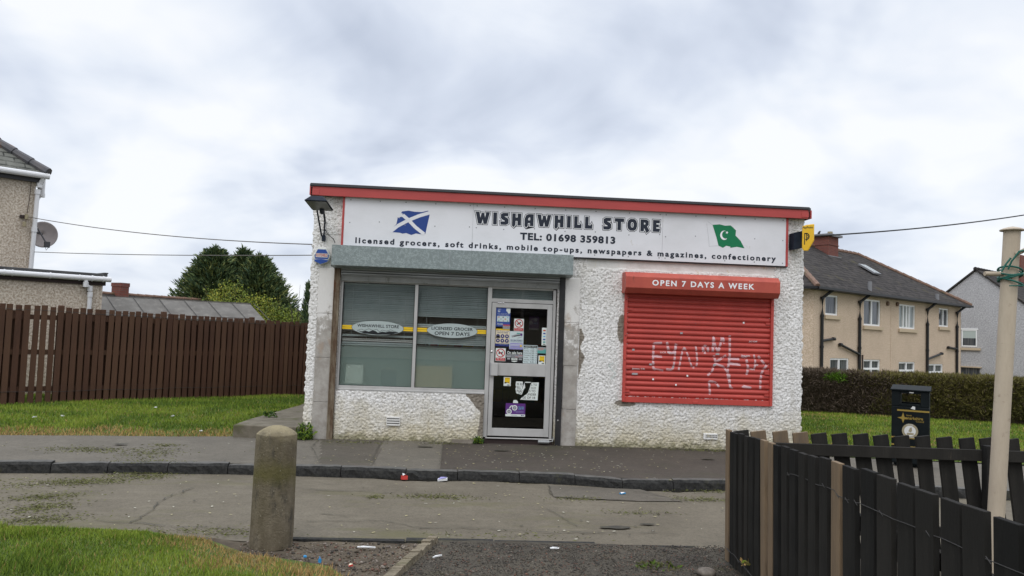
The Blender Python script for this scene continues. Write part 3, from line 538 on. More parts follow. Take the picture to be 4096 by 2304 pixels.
# window and door frame
YF = .03
wf = MB()
for b in ((.436, .470, .70, 2.33), (1.502, 1.548, .762, 2.25), (2.562, 2.622, .085, 2.33), (3.522, 3.566, .085, 2.25)): wf.box(b[0], b[1], YF, YF + .07, b[2], b[3])
wf.box(.470, 2.562, YF, YF + .07, .70, .762); wf.box(.47, 2.562, YF - .02, YF, .70, .722); wf.box(.47, 2.562, YF + .01, YF + .07, 2.25, 2.30); wf.box(2.622, 3.522, YF, YF + .07, 2.042, 2.095); wf.box(2.622, 3.522, YF + .01, YF + .07, 2.24, 2.30)
wfr = wf.build('window_frame', 'aluminium', shop, bevel=.003)
hd_ = MB(); hd_.box(.436, 3.61, YF - .035, YF + .03, 2.262, 2.345); hd_.build('header_rail', 'header_steel', shop, bevel=.004)
for b in ((.47, 1.502, .762, 2.25), (1.548, 2.562, .762, 2.25)):
    g = MB(); g.box(b[0], b[1], YF + .03, YF + .036, b[2], b[3]); g.build('window_pane', 'window_glass', wfr)
g = MB(); g.box(2.622, 3.522, YF + .03, YF + .036, 2.095, 2.24); g.build('transom_pane', 'window_glass', wfr)
gk = MB()
for b in ((.47, 1.502, .762, 2.25), (1.548, 2.562, .762, 2.25)): 
    for q in ((b[0], b[0] + .006, b[2], b[3]), (b[1] - .006, b[1], b[2], b[3]), (b[0] + .006, b[1] - .006, b[2], b[2] + .006)): gk.box(q[0], q[1], YF + .018, YF + .03, q[2], q[3])
gk.build('gasket', 'rubber', wfr)
# blinds and frosted film behind the glass
def blind(x0, x1, z0, z1, gaps=()):
    b = MB(); z = z1
    while z > z0:
        if not any(a < z < c for a, c in gaps):
            dz = .020 + random.uniform(-.002, .002)
            b.add([(x0, .10, z - dz), (x1, .10, z - dz + random.uniform(-.002, .002)), (x1, .122, z + .006), (x0, .122, z + .006)], [(0, 1, 2, 3)])
        z -= .0265
    for q in (.13, .5, .87): b.box(x0 + (x1 - x0) * q - .0015, x0 + (x1 - x0) * q + .0015, .097, .099, z0, z1)
    b.box(x0, x1, .10, .125, z1 + .004, z1 + .03); return b.build('window_blind', 'blind', shop)
blind(.475, 1.5, 1.36, 2.21, ((1.40, 1.475), (1.50, 1.55))); blind(1.55, 2.56, 1.36, 2.21, ((1.70, 1.80), (1.36, 1.41))); blind(2.63, 3.515, 2.10, 2.225)
bar = MB()
for z, h in ((1.405, .016), (1.43, .01)): bar.box(.478, 1.5, .10, .108, z, z + h)
for z in (1.64, 1.545): bar.box(1.552, 2.56, .093, .098, z, z + .014)
bar.build('window_bar', 'aluminium', shop)
for x0, x1, zt in ((.474, 1.5, 1.325), (1.55, 2.56, 1.317)):
    f = MB(); f.rect(x0, x1, .766, zt, .075); f.rect(x0, x1, zt + .012, zt + .026, .075); f.build('frosted_film', 'frosted_film', wfr)
    p = MB(); p.box(x0, x1, .30, .32, .72, zt + .05); p.build('display_panel', 'interior_panel', shop)
# ovals and stripes stuck on the window panes
def decal(cx, cz, rx, rz, stripes, lines, mountains):
    y = YF + .028; d = MB(); d.oval(cx, cz, rx, rz, y, 0, 48); d.ring(cx, cz, rx - .004, rx, y - .0006, 1, 48, asp=rz / rx)
    for x0, x1 in stripes:
        za = cz - .03; d.rect(x0, x1, za, za + .058, y + .0012, 2); d.rect(x0, x1, za + .027, za + .031, y + .0005, 1); d.rect(x0, x1, za - .003, za, y + .0005, 1); d.rect(x0, x1, za + .058, za + .061, y + .0005, 1)
    for t, x0, x1, z0, z1 in lines: d.text(t, x0, x1, z0, z1, y - .001, 1, .022, 1.05)
    if mountains:
        a, b, z = .692, 1.286, 1.555; d.flat([(a, z), (a + .07, z - .012), (a + .12, z + .0), (a + .17, z - .012), (a + .22, z + .01), (a + .27, z - .002), (a + .3, z - .024), (a + .36, z - .004), (a + .41, z - .012), (a + .46, z + .004), (a + .53, z + .0), (b, z - .012), (b - .1, z - .042), (.986, z - .052), (a + .1, z - .04)][::-1], y - .001, 1)
        d.stroke([(a, z), (a + .06, z + .022), (a + .10, z + .004), (a + .17, z + .03), (a + .23, z + .008), (a + .28, z + .028), (a + .32, z - .01), (a + .36, z + .018), (a + .42, z + .004), (a + .48, z + .026), (b, z - .012)], .005, y - .0012, 1)
    return d.build('window_decal', ['decal_grey', 'decal_black', 'decal_yellow'], wfr)
decal(.986, 1.6, .374, .104, ((.472, .62), (1.352, 1.50)), [('WISHAWHILL STORE', .691, 1.291, 1.606, 1.652)], True)
decal(2.061, 1.6, .369, .106, ((1.55, 1.70), (2.422, 2.560)), [('LICENSED GROCER', 1.76, 2.361, 1.606, 1.652), ('OPEN 7 DAYS', 1.807, 2.318, 1.531, 1.583)], False)
# door
door = MB(); y0, y1 = YF - .012, YF + .035
for b in ((2.628, 2.688, .108, 2.034), (3.442, 3.516, .108, 2.034)): door.box(b[0], b[1], y0, y1, b[2], b[3])
for b in ((.108, .219), (.978, 1.16), (1.965, 2.034)): door.box(2.688, 3.442, y0, y1, b[0], b[1])
dr = door.build('door', 'aluminium', shop, bevel=.003)
g = MB(); g.box(2.688, 3.442, YF + .01, YF + .016, 1.16, 1.965); g.box(2.688, 3.442, YF + .01, YF + .016, .219, .978); g.build('door_pane', 'door_glass', dr)
h = MB(); h.box(2.645, 2.742, y0 - .05, y0 - .002, .975, 1.155); h.box(2.63, 2.645, y0 - .055, y0 - .002, .97, 1.16, 1); h.build('door_handle', ['aluminium', 'seam'], dr, bevel=.004)
h = MB(); h.lathe([(.014, 0), (.016, .006), (.008, .010)], n=16); h.build('lock', 'chrome', dr, world=False, T=Matrix.Translation((2.648, y0, 1.318)) @ Matrix.Rotation(R(90), 4, 'X'))
h = MB()
for xq in (2.72, 2.755, 2.79): h.tube([(xq - .012, y0 - .008, 2.03), (xq + .012, y0 - .008, 2.03)], .008, 8)
h.build('door_closer', 'chrome', dr)
gk = MB(); gk.box(2.622, 2.628, YF - .002, YF + .03, .1, 2.04); gk.box(3.516, 3.522, YF - .002, YF + .03, .1, 2.04); gk.box(2.628, 3.516, YF - .002, YF + .03, 2.034, 2.042); gk.build('door_gasket', 'rubber', shop)
th = MB(); th.box(2.58, 3.6, -.0, .2, -.08, .07); th.box(2.6, 3.58, -.03, .0, .072, .088, 1); th.build('threshold', ['dark_brown', 'aluminium'], shop, bevel=.004)
tp = MB(); tp.tube([(3.36, -.06, .05), (3.52, -.06, .05)], .026, 12); tp.tube([(3.52, -.06, .05), (3.57, -.05, .06), (3.585, -.03, .12)], .007, 6)
solo(tp, 'metal_pipe', 'slat_steel', 'short grey metal pipe lying at the foot of the shop door', 'pipe', (3.44, -.06, .03))
pl_ = MB(); pl_.box(2.12, 2.43, -.085, -.055, .0, .055); solo(pl_, 'loose_slab', 'patch_cement', 'loose grey slab leaning on the wall foot left of the door', 'slab', (2.27, -.07, 0))

# ------------------------------------------------------------------ fascia sign
sign = thing('shop_sign', 'long white shop sign with two flags, name, telephone number and list of goods', 'sign', (3.71, -.02, 3.1))
sp = MB(); sp.box(.448, 2.2955, -.06, -.012, 2.745, 3.485); sp.box(2.2985, 5.1015, -.06, -.012, 2.745, 3.485); sp.box(5.1045, 6.977, -.06, -.012, 2.745, 3.485); sp.box(.45, 6.97, -.05, -.011, 2.75, 3.48, 1)
sp.build('panel', ['sign_white', 'seam'], sign)
sb = MB(); sb.box(.418, .447, -.065, .0, 2.74, 3.485); sb.box(6.978, 7.012, -.065, .0, 2.74, 3.485); sb.box(.418, 7.012, -.045, .0, 2.727, 2.744, 1); sb.build('border_and_shadow_line', ['red_paint', 'dark_fascia'], sign)  # red side borders; lower strip coloured dark to draw the shadow line under the sign
for x in (.53, .95, 1.32, 1.75, 2.25, 2.35, 2.75, 3.2, 3.65, 4.1, 4.6, 5.06, 5.15, 5.6, 6.05, 6.5, 6.93):
    for z in (3.43, 3.115 + random.uniform(-.02, .02), 2.785):
        if z > 3 or x > 3.9: scw = MB(); scw.oval(x, z, .009, .009, -.0625, 0, 8); scw.build('screw', 'screw', sign)
GL = {  # hand drawn capitals, unit height
 'W': (1.3, [[(0, 1), (.33, 1), (.44, .42), (.55, .92), (.78, .92), (.88, .42), (.98, 1), (1.3, 1), (1.04, 0), (.77, 0), (.66, .46), (.55, 0), (.26, 0)]]),
 'I': (.32, [[(0, 0), (.32, 0), (.32, 1), (0, 1)]]),
 'S': (.74, [[(.04, 0), (.5, 0), (.74, .12), (.74, .46), (.6, .58), (.36, .68), (.38, .75), (.68, .75), (.72, 1), (.24, 1), (.03, .88), (.03, .58), (.16, .46), (.42, .34), (.4, .26), (0, .26)]]),
 'H': (.82, [[(0, 1), (.3, 1), (.3, .66), (.52, .66), (.52, 1), (.82, 1), (.82, 0), (.52, 0), (.52, .38), (.3, .38), (.3, .04), (.15, -.16), (0, -.04)]]),
 'A': (.82, [[(0, 0), (0, .58), (.12, .88), (.36, 1), (.82, 1), (.82, 0), (.52, 0), (.52, .25), (.3, .25), (.28, -.02), (.14, -.15)], [(.3, .46), (.52, .46), (.52, .74), (.4, .73), (.3, .62)]]),
 'L': (.68, [[(0, 1), (.3, 1), (.3, .28), (.54, .28), (.62, .42), (.68, .3), (.66, 0), (0, 0)]]),
 'T': (.86, [[(0, 1), (.86, 1), (.86, .72), (.58, .72), (.58, 0), (.27, 0), (.27, .72), (0, .72)]]),
 'O': (.9, [[(.28, 0), (.62, 0), (.82, .14), (.9, .38), (.9, .62), (.82, .86), (.62, 1), (.28, 1), (.08, .86), (0, .62), (0, .38), (.08, .14)], [(.36, .26), (.3, .42), (.3, .6), (.37, .74), (.53, .74), (.6, .6), (.6, .42), (.54, .26)]]),
 'R': (.84, [[(0, 0), (0, 1), (.56, 1), (.76, .86), (.76, .56), (.6, .43), (.84, .06), (.6, -.15), (.33, .32), (.3, 0)], [(.3, .56), (.44, .56), (.48, .66), (.43, .76), (.3, .76)]]),
 'E': (.66, [[(0, 0), (.62, 0), (.66, .26), (.3, .26), (.3, .4), (.55, .4), (.55, .62), (.3, .62), (.3, .75), (.62, .75), (.64, 1), (0, 1)]])}
def glyphs(body, x0, x1, z0, z1, off, gap=.36, space=.70):
    h = z1 - z0; tot = sum(GL[c][0] + gap if c != ' ' else space for c in body) - gap; kx = (x1 - x0) / tot; c = bpy.data.curves.new('g', 'CURVE'); c.dimensions = '2D'; c.fill_mode = 'BOTH'; c.offset = off; px = 0
    for ch in body:
        if ch == ' ': px += space; continue
        for lp in GL[ch][1]:
            s_ = c.splines.new('POLY'); s_.points.add(len(lp) - 1); s_.use_cyclic_u = True
            for q, (a, b) in zip(s_.points, lp): q.co = (x0 + (px + a) * kx, z0 + b * h, 0, 1)
        px += GL[ch][0] + gap
    o = bpy.data.objects.new('g', c); me = bpy.data.meshes.new_from_object(o); vs = [tuple(v.co) for v in me.vertices]; fs = [tuple(p.vertices) for p in me.polygons]; bpy.data.objects.remove(o); bpy.data.meshes.remove(me); return vs, fs
lt = MB()
for off, y, mi in ((.019, -.0615, 0), (.011, -.0625, 1), (.003, -.0635, 0)):
    vs, fs = glyphs('WISHAWHILL STORE', 2.335, 5.06, 3.172, 3.342, off)
    V2 = np.array([v[:2] for v in vs]); ff = []
    for f in fs:
        a = sum(V2[f[i]][0] * V2[f[(i + 1) % len(f)]][1] - V2[f[(i + 1) % len(f)]][0] * V2[f[i]][1] for i in range(len(f))); ff.append(f if a > 0 else f[::-1])
    lt.add([(v[0], y, v[1]) for v in vs], ff, mi)
lt.build('lettering', ['sign_ink', 'white_ink'], sign); lt = MB()
lt.text('TEL: 01698 359813', 2.992, 4.40, 2.958, 3.072, -.062, 0, .045, 1.12); lt.build('lettering', 'sign_ink', sign); lt = MB()
lt.text('licensed grocers, soft drinks, mobile top-ups, newspapers & magazines, confectionery', .62, 6.83, 2.782, 2.892, -.062, 0, .038, 1.34)
lt.build('lettering', 'sign_ink', sign)
fl = MB(); sc = [(1.115, 3.0), (1.16, 3.07), (1.196, 3.11), (1.21, 3.206), (1.235, 3.195), (1.25, 3.256), (1.268, 3.296), (1.36, 3.312), (1.45, 3.30), (1.55, 3.30), (1.643, 3.325), (1.669, 3.276), (1.655, 3.2), (1.618, 2.988), (1.548, 2.977), (1.48, 2.985), (1.416, 2.96), (1.34, 2.985), (1.291, 2.973), (1.25, 2.985), (1.126, 2.989)]
fl.flat(sc[::-1], -.0615, 0)
for p in ([(1.11, 2.99), (1.21, 3.08), (1.368, 3.174), (1.52, 3.245), (1.68, 3.30)], [(1.20, 3.23), (1.28, 3.245), (1.368, 3.174), (1.47, 3.075), (1.60, 2.98)]): fl.stroke(p, .05, -.0625 - .001 * (p[0][1] > 3.1), 1)
fl.build('blue_flag', ['sign_blue', 'sign_white'], sign)
fp = MB(); pk = [(5.853, 3.313), (5.963, 3.326), (6.045, 3.309), (6.126, 3.318), (6.159, 3.295), (6.212, 3.246), (6.207, 3.169), (6.285, 3.093), (6.347, 2.984), (6.23, 3.002), (6.133, 2.982), (6.13, 3.0), (6.067, 3.011), (6.02, 2.977), (5.951, 3.006), (5.919, 3.124), (5.876, 3.25)]
fp.flat(pk[::-1], -.0615, 0)
cr_ = []
for i in range(25): t = R(70 + 230 * i / 24); cr_.append((6.035 + .062 * math.cos(t), 3.165 + .07 * math.sin(t)))
for i in range(25): t = R(300 - 230 * i / 24); cr_.append((6.052 + .05 * math.cos(t), 3.174 + .057 * math.sin(t)))
fp.flat(cr_, -.0625, 1); fp.flat([(6.075 + (.024 if i % 2 == 0 else .010) * math.sin(R(36 * i + 10)), 3.208 + (.024 if i % 2 == 0 else .010) * math.cos(R(36 * i + 10))) for i in range(10)], -.0625, 1)
fp.stroke([(5.78, 3.36), (5.853, 3.313)], .003, -.0615, 2); fp.stroke([(5.765, 3.33), (5.80, 3.1), (5.81, 2.99), (5.95, 3.006)], .003, -.0615, 2)
fp.build('green_flag', ['sign_green', 'white_ink', 'seam'], sign)

# ------------------------------------------------------------------ shutters
rs = thing('roller_shutter', 'open grey galvanised roller shutter box above the window and door', 'shutter', (2.05, -.02, 0))
bx = MB(); bx.ext([(-.02, 2.43), (-.27, 2.455), (-.29, 2.462), (-.29, 2.747), (-.02, 2.747)], .335, 3.757); bx.box(.332, .3345, -.288, -.02, 2.44, 2.744); o = bx.build('shutter_box', 'galvanised', rs, bevel=.006)
gr = MB(); gr.box(1.985, 1.989, -.2915, -.28, 2.465, 2.745); gr.build('joint', 'seam', o); gr = MB(); gr.oval(.36, 2.72, .009, .009, -.2925, 0, 10); gr.build('rivet', 'seam', o)
cu = MB()
for q in range(3): cu.ext([(-.03, 2.347 + q * .034), (-.052, 2.355 + q * .034), (-.052, 2.372 + q * .034), (-.03, 2.379 + q * .034)], .44, 3.6)
cu.box(.44, 3.6, -.028, -.02, 2.34, 2.46); cu.build('curtain', 'slat_steel', rs)
gl = MB(); gl.box(.35, .428, -.055, .03, -.03, 2.44); gl.box(.346, .36, -.062, -.0555, -.03, 2.44); o = gl.build('guide_rail', 'rusty_steel', rs, bevel=.003); o['label'] = 'rusty guide rail'
gl = MB(); gl.box(3.605, 3.685, -.055, .03, -.03, 2.46); gl.tube([(3.64, -.06, .36), (3.64, -.05, .36)], .012, 10, 1); o = gl.build('guide_rail', ['black_steel', 'chrome'], rs, bevel=.003); o['label'] = 'black guide rail'

rr = thing('roller_shutter', 'closed red roller shutter with painted lettering on its hood and pale graffiti', 'shutter', (5.69, -.02, 0))
ho = MB(); ho.ext([(-.0, 2.245), (-.205, 2.245), (-.275, 2.318), (-.275, 2.478), (-.20, 2.548), (-.0, 2.548)], 4.53, 6.815); o = ho.build('hood', 'hood_red', rr, bevel=.004)
ol = MB(); ol.text('OPEN 7 DAYS A WEEK', 4.915, 6.425, 2.357, 2.442, -.2775, 0, .03, 1.3); ol.build('lettering', 'white_ink', o)
PIT = .0762; ZB = .735
def cy(z):
    p = ((z - ZB) / PIT) % 1.0
    return -.006 if p < .14 else -.014 - .020 * math.sin(math.pi * (p - .14) / .86) ** .7
cm = MB(); zs_ = []
z = ZB
while z < 2.25:
    for p in (0, .02, .13, .145, .25, .4, .57, .74, .87, .96, .995): zs_.append(z + p * PIT)
    z += PIT
prof = [(cy(z), z) for z in zs_]; n = len(prof)
cm.add([(4.612, y, z) for y, z in prof] + [(6.772, y, z) for y, z in prof], [(i + 1, i, i + n, i + n + 1)[::-1] for i in range(n - 1)])
cur = cm.build('curtain', 'shutter_red', rr)
bb = MB(); bb.box(4.575, 6.81, -.045, .0, .655, .735); bb.box(5.62, 5.70, -.055, -.046, .66, .70); bb.build('bottom_bar', 'shutter_red', rr, bevel=.004)
for a, b in ((4.572, 4.612), (6.772, 6.815)):
    gl = MB(); gl.box(a, b, -.06, .0, .66, 2.246); o = gl.build('guide_rail', 'shutter_red', rr, bevel=.003)
    hb = MB()
    for z in (.79, 1.27, 1.62, 2.15): hb.oval((a + b) / 2, z, .007, .007, -.062, 0, 8)
    hb.build('bolt_hole', 'rubber', o)
tb = MB()
for q, (z, sd_) in enumerate(((1.86, 1), (1.12, 1), (1.14, 0), (.80, 0), (.80, 1), (.92, 1), (2.0, 0))): tb.box(*((6.70, 6.772) if sd_ else (4.612, 4.68)), -.044, -.012, z, z + .03)
tb.build('end_lock', 'shutter_red', rr)
STROKES = [[(5.145, 1.535), (5.022, 1.526), (5.017, 1.328), (5.027, 1.147), (5.176, 1.131)], [(5.006, 1.338), (5.151, 1.333)], [(5.217, 1.553), (5.252, 1.387), (5.34, 1.4), (5.357, 1.533)], [(5.352, 1.533), (5.342, 1.339), (5.325, 1.187), (5.295, 1.145), (5.217, 1.153)],
 [(5.403, 1.144), (5.444, 1.384), (5.478, 1.486), (5.538, 1.366), (5.604, 1.186), (5.666, 1.198), (5.68, 1.29), (5.654, 1.503)], [(5.794, 1.518), (5.753, 1.476), (5.786, 1.406), (5.842, 1.438), (5.825, 1.509), (5.773, 1.517)], [(5.91, 1.425), (5.916, 1.655), (5.94, 1.523), (5.994, 1.433), (6.051, 1.67), (6.08, 1.559)],
 [(6.161, 1.684), (6.167, 1.388), (6.136, 1.123), (6.187, 0.921)], [(5.927, 1.38), (5.955, 1.279), (6.109, 1.386)], [(5.835, 1.082), (5.896, 1.125), (5.945, 1.259), (6.071, 1.222), (6.168, 1.103), (6.182, 0.921)], [(6.142, 1.337), (6.314, 1.337)], [(6.154, 1.266), (6.332, 1.256)],
 [(6.339, 1.389), (6.413, 1.366), (6.448, 1.214), (6.429, 1.112)], [(6.418, 1.127), (6.627, 1.124)], [(6.527, 1.421), (6.556, 1.32), (6.542, 1.187)], [(6.596, 1.393), (6.698, 1.274), (6.762, 1.276)], [(6.73, 1.265), (6.658, 1.16), (6.639, 1.058), (6.637, 0.905)], [(5.883, 0.8), (5.863, 1.002), (5.962, 0.985), (6.015, 0.916)], [(6.359, 0.932), (6.506, 0.921), (6.38, 0.948)], [(6.166, 0.931), (6.224, 0.902)]]
gm = MB()
for st in STROKES:
    P = []
    for (a, b), (c, d) in zip(st[:-1], st[1:]):
        nn = max(2, int(math.hypot(c - a, d - b) / .01)); P += [(a + (c - a) * i / nn, b + (d - b) * i / nn) for i in range(nn)]
    P.append(st[-1]); P = np.array(P); Q = P.copy()
    for _ in range(4): Q[1:-1] = (Q[:-2] + Q[1:-1] * 2 + Q[2:]) / 4
    T_ = np.gradient(Q, axis=0); T_ /= np.linalg.norm(T_, axis=1)[:, None] + 1e-9; w0 = random.uniform(.013, .019); Nn = np.stack([-T_[:, 1], T_[:, 0]], 1) * w0
    k0 = len(gm.v)
    for p, nv in zip(Q, Nn):
        for sg in (-1, 0, 1): x, z = p + nv * sg; gm.v.append((x, cy(z) - .0015, z))
    for i in range(len(Q) - 1):
        if cy(Q[i][1]) > -.01: continue
        for q in (0, 1): gm.f.append((k0 + i * 3 + q, k0 + i * 3 + q + 1, k0 + (i + 1) * 3 + q + 1, k0 + (i + 1) * 3 + q)); gm.m.append(0)
gm.build('graffiti', 'graffiti_paint', cur)
gt = MB()
for t, x0, x1, z in (('LICK ME', 5.12, 5.28, 1.385), ('JCOF', 6.45, 6.58, 1.59), ('URM', 6.39, 6.47, 1.375), ('ORR', 6.54, 6.60, 1.245), ('Ham', 6.475, 6.545, 1.18), ('Jason TK', 4.71, 4.90, 1.13)): gt.text(t, x0, x1, z, z + .026, -.0362, 0, .0)
for x, z in ((6.366, 1.878), (5.535, 1.067), (5.025, 1.0), (5.367, .93)): gt.rect(x - .012, x + .012, z - .014, z + .012, -.0362, 0)
for x, z, w in ((4.72, 1.42, .04), (4.75, 1.07, .09), (5.98, 1.40, .06), (4.98, 1.216, .04), (5.94, 1.24, .05), (5.32, 1.19, .03), (5.43, 1.69, .04)): gt.flat([(x - w / 2, z - .012), (x + w * .45, z - .014), (x + w / 2, z + .012), (x - w * .4, z + .013)], -.0362, 1)
gt.build('scratches', ['white_ink', 'seam'], cur)
# teal scrawl on the wall left of the red shutter
tg = MB(); tg.stroke([(4.43, 1.22), (4.36, 1.18), (4.41, 1.12), (4.47, 1.06), (4.40, .98)], .018, -.03); tg.build('wall_scrawl', 'graffiti_teal', shop)

# ------------------------------------------------------------------ things fixed to the shop front
fd_ = thing('floodlight', 'dusty black floodlight with a flat hood on a bracket at the top left corner', 'floodlight', (.16, .0, 2.85))
hd2 = MB(); A = [(-.01, 3.315), (.075, 3.37), (.225, 3.373), (.30, 3.30), (.275, 3.235), (.05, 3.245)]
def slab(mb, pts_b, pts_f, m=0):
    n = len(pts_b); mb.add(pts_b + pts_f, [tuple(range(n)), tuple(range(2 * n - 1, n - 1, -1))] + [((i + 1) % n, i, i + n, (i + 1) % n + n) for i in range(n)], m)
top_ = [(-.01, -.62, 3.31), (.075, -.60, 3.375), (.225, -.60, 3.378), (.29, -.62, 3.31)]
hd2.add([(-.02, -.66, 3.30), (.30, -.66, 3.30), (.345, -.34, 3.215), (.035, -.34, 3.215), (.06, -.60, 3.375), (.225, -.60, 3.378), (.325, -.36, 3.25), (.075, -.36, 3.25)], [(0, 3, 2, 1), (4, 5, 6, 7), (0, 1, 5, 4), (1, 2, 6, 5), (2, 3, 7, 6), (3, 0, 4, 7)])
hd2.build('lamp_housing', 'lamp_black', fd_, bevel=.012)
ln = MB(); ln.add([(.0, -.64, 3.292), (.28, -.64, 3.292), (.32, -.36, 3.209), (.055, -.36, 3.209)], [(0, 3, 2, 1)]); ln.build('lens', 'lamp_lens', fd_)
ar = MB(); ar.tube([(.165, -.02, 2.84), (.17, -.03, 3.12), (.19, -.30, 3.22)], .014, 8); ar.tube([(.13, -.02, 2.90), (.10, -.35, 3.26)], .012, 8); ar.tube([(.17, -.28, 3.2), (.19, -.42, 3.24)], .035, 10); ar.box(.14, .19, -.05, .0, 2.82, 2.90); ar.build('bracket', 'lamp_black', fd_)
fw = MB(); fw.tube([(.17, -.03, 3.0), (.22, -.03, 2.92), (.30, -.03, 2.86), (.33, -.03, 2.80)], .006, 6); fw.build('flex', 'cable_black', fd_)
al = thing('alarm_box', 'blue and white hexagonal burglar alarm box beside the grey shutter box', 'alarm box', (.157, 0, 2.47))
hexa = [(.035, 2.585), (.055, 2.52), (.15, 2.473), (.255, 2.52), (.285, 2.60), (.225, 2.712), (.095, 2.715)]
ab = MB(); ab.prism(hexa, -.085, .0); ab.build('casing', 'alarm_white', al, bevel=.018)
bl = MB(); bl.flat([(.07, 2.555), (.25, 2.555), (.262, 2.61), (.215, 2.692), (.10, 2.692), (.058, 2.60)], -.0865, 0); bl.flat([(.052, 2.54), (.07, 2.515), (.15, 2.482), (.235, 2.515), (.262, 2.54), (.20, 2.549), (.15, 2.552), (.10, 2.549)], -.0865, 0)
bl.rect(.075, .245, 2.578, 2.635, -.088, 1); bl.text('SCOTSHIELD', .08, .24, 2.588, 2.63, -.0895, 2, .02); bl.build('front', ['alarm_blue', 'alarm_white', 'alarm_red'], al)
ys = thing('projecting_sign', 'yellow projecting sign with a black P on a dark bracket beside the fascia sign', 'sign', (7.14, -.05, 3.0))
br_ = MB(); br_.add([(7.045, -.02, 2.99), (7.045, -.02, 3.235), (7.20, -.02, 2.99 + .03), (7.20, -.02, 3.265), (7.06, -.16, 2.985), (7.06, -.16, 3.24), (7.205, -.16, 3.02), (7.205, -.16, 3.275)], [(0, 1, 3, 2), (4, 6, 7, 5), (0, 4, 5, 1), (2, 3, 7, 6), (1, 5, 7, 3), (0, 2, 6, 4)])
br_.build('bracket', 'lamp_black', ys)
yb = MB(); Yp = -.30; brd = [(.0, .045), (.0, .365), (.06, .385), (.165, .395), (.165, .15), (.085, .0), (.02, .0)]
yb.prism(brd[::-1], -.02, .02, 0)
ty = MB(); ty.text('PayPoint', .008, .15, .318, .360, -.0215, 0, .02); ty.add([(p[0], -.0215, p[2]) for p in []], [])
ty.rect(.03, .042, .09, .262, -.0215, 0); ty.ring(.06, .21, .030, .044, -.0215, 0, 20, -110, 110, asp=1.2); ty.rect(.04, .06, .247, .262, -.0215, 0); ty.rect(.056, .066, .14, .262, -.0215, 0); ty.ring(.068, .21, .012, .020, -.0215, 0, 16, -120, 120, asp=1.3)
TY = Matrix.Translation((7.155, -.22, 2.965)) @ Matrix.Rotation(R(-28), 4, 'Z') @ Matrix.Translation((-.0, 0, 0))
o = yb.build('board', 'board_yellow', ys, world=False, bevel=.01, T=Matrix.Translation(-Vector(ys.location)) @ TY)
ty.build('lettering', 'board_ink', o, world=False, T=Matrix.Translation(-Vector(ys.location)) @ TY)

# ------------------------------------------------------------------ notices on the door
INK = ['ink_paper', 'ink_cream', 'ink_navy', 'ink_royal', 'ink_red', 'ink_black', 'ink_purple', 'ink_dull_purple', 'ink_lilac', 'ink_yellow', 'ink_teal', 'ink_grey', 'ink_pale', 'ink_skyblue', 'ink_orange']
IX = {k[4:]: i for i, k in enumerate(INK)}
YP = YF + .008
class Poster:
    def __init__(s, x0, x1, z0, z1, ink, lift=0.0): s.b = (x0, x1, z0, z1); s.mb = MB(); s.y = YP - lift; s.mb.rect(x0, x1, z0, z1, s.y, IX[ink]); s.k = 1; s.rx = x1 - x0; s.rz = z1 - z0
    def X(s, u): return s.b[0] + u * s.rx
    def Z(s, v): return s.b[2] + v * s.rz
    def yy(s): s.k += 1; return s.y - .0004 * s.k
    def r(s, u0, u1, v0, v1, ink): s.mb.rect(s.X(u0), s.X(u1), s.Z(v0), s.Z(v1), s.yy(), IX[ink]); return s
    def t(s, body, u0, u1, v0, v1, ink, bold=.02): s.mb.text(body, s.X(u0), s.X(u1), s.Z(v0), s.Z(v1), s.yy(), IX[ink], bold); return s
    def o(s, u, v, rx, rz, ink, n=24): s.mb.oval(s.X(u), s.Z(v), rx, rz, s.yy(), IX[ink], n); return s
    def ring(s, u, v, r0, r1, ink): s.mb.ring(s.X(u), s.Z(v), r0, r1, s.yy(), IX[ink]); return s
    def line(s, pts, w, ink): s.mb.stroke([(s.X(a), s.Z(b)) for a, b in pts], w, s.yy(), IX[ink]); return s
    def p(s, pts, ink): s.mb.flat([(s.X(a), s.Z(b)) for a, b in pts], s.yy(), IX[ink]); return s
    def done(s, label, name='poster'): return solo(s.mb, name, INK, label, 'poster', (s.X(.5), s.y, s.b[2]), 'notices stuck on the shop door')
p = Poster(2.692, 2.898, 1.688, 1.962, 'royal'); p.r(0, 1, .68, 1, 'royal').p([(.72, .98), (1, .98), (1, .75), (.93, .70), (.85, .72), (.78, .80), (.70, .84)], 'paper').o(.2, .82, .016, .016, 'paper').o(.2, .83, .010, .010, 'royal').t('SIM', .12, .32, .90, .94, 'paper', 0)
p.t('Pay As You Go SIM Cards', .1, .96, .66, .70, 'paper', 0).t('are available in store', .18, .9, .60, .64, 'paper', 0).r(.08, .95, .26, .56, 'pale')
for u, v, q in ((.2, .5, 'red'), (.5, .5, 'black'), (.83, .5, 'skyblue'), (.35, .4, 'grey'), (.66, .4, 'orange'), (.2, .3, 'teal'), (.52, .3, 'grey'), (.83, .3, 'teal')): p.o(u, v, .009, .009, q, 10)
p.t("Don't forget to top up in store today", .08, .5, .04, .22, 'paper', 0).done('royal blue phone card poster at the top left of the shop door glass')
p = Poster(2.796, 2.898, 1.652, 1.718, 'grey', .006); p.r(0, 1, .78, 1, 'red').t('Thank you', .1, .9, .5, .7, 'red', 0).t('for your custom', .1, .9, .2, .4, 'black', 0).done('small grey and red label overlapping the corner of the royal blue poster')
p = Poster(2.694, 2.898, 1.402, 1.655, 'cream'); p.r(0, 1, .92, 1, 'yellow').t('Pay all your bills', .06, .96, .84, .90, 'navy', .015).t('here for FREE', .14, .88, .75, .81, 'navy', .015).r(0, 1, 0, .15, 'navy')
for u in (.18, .5, .82):
    for v in (.58, .32): p.o(u, v, .028, .028, 'navy').o(u, v, .010, .012, 'cream', 8)
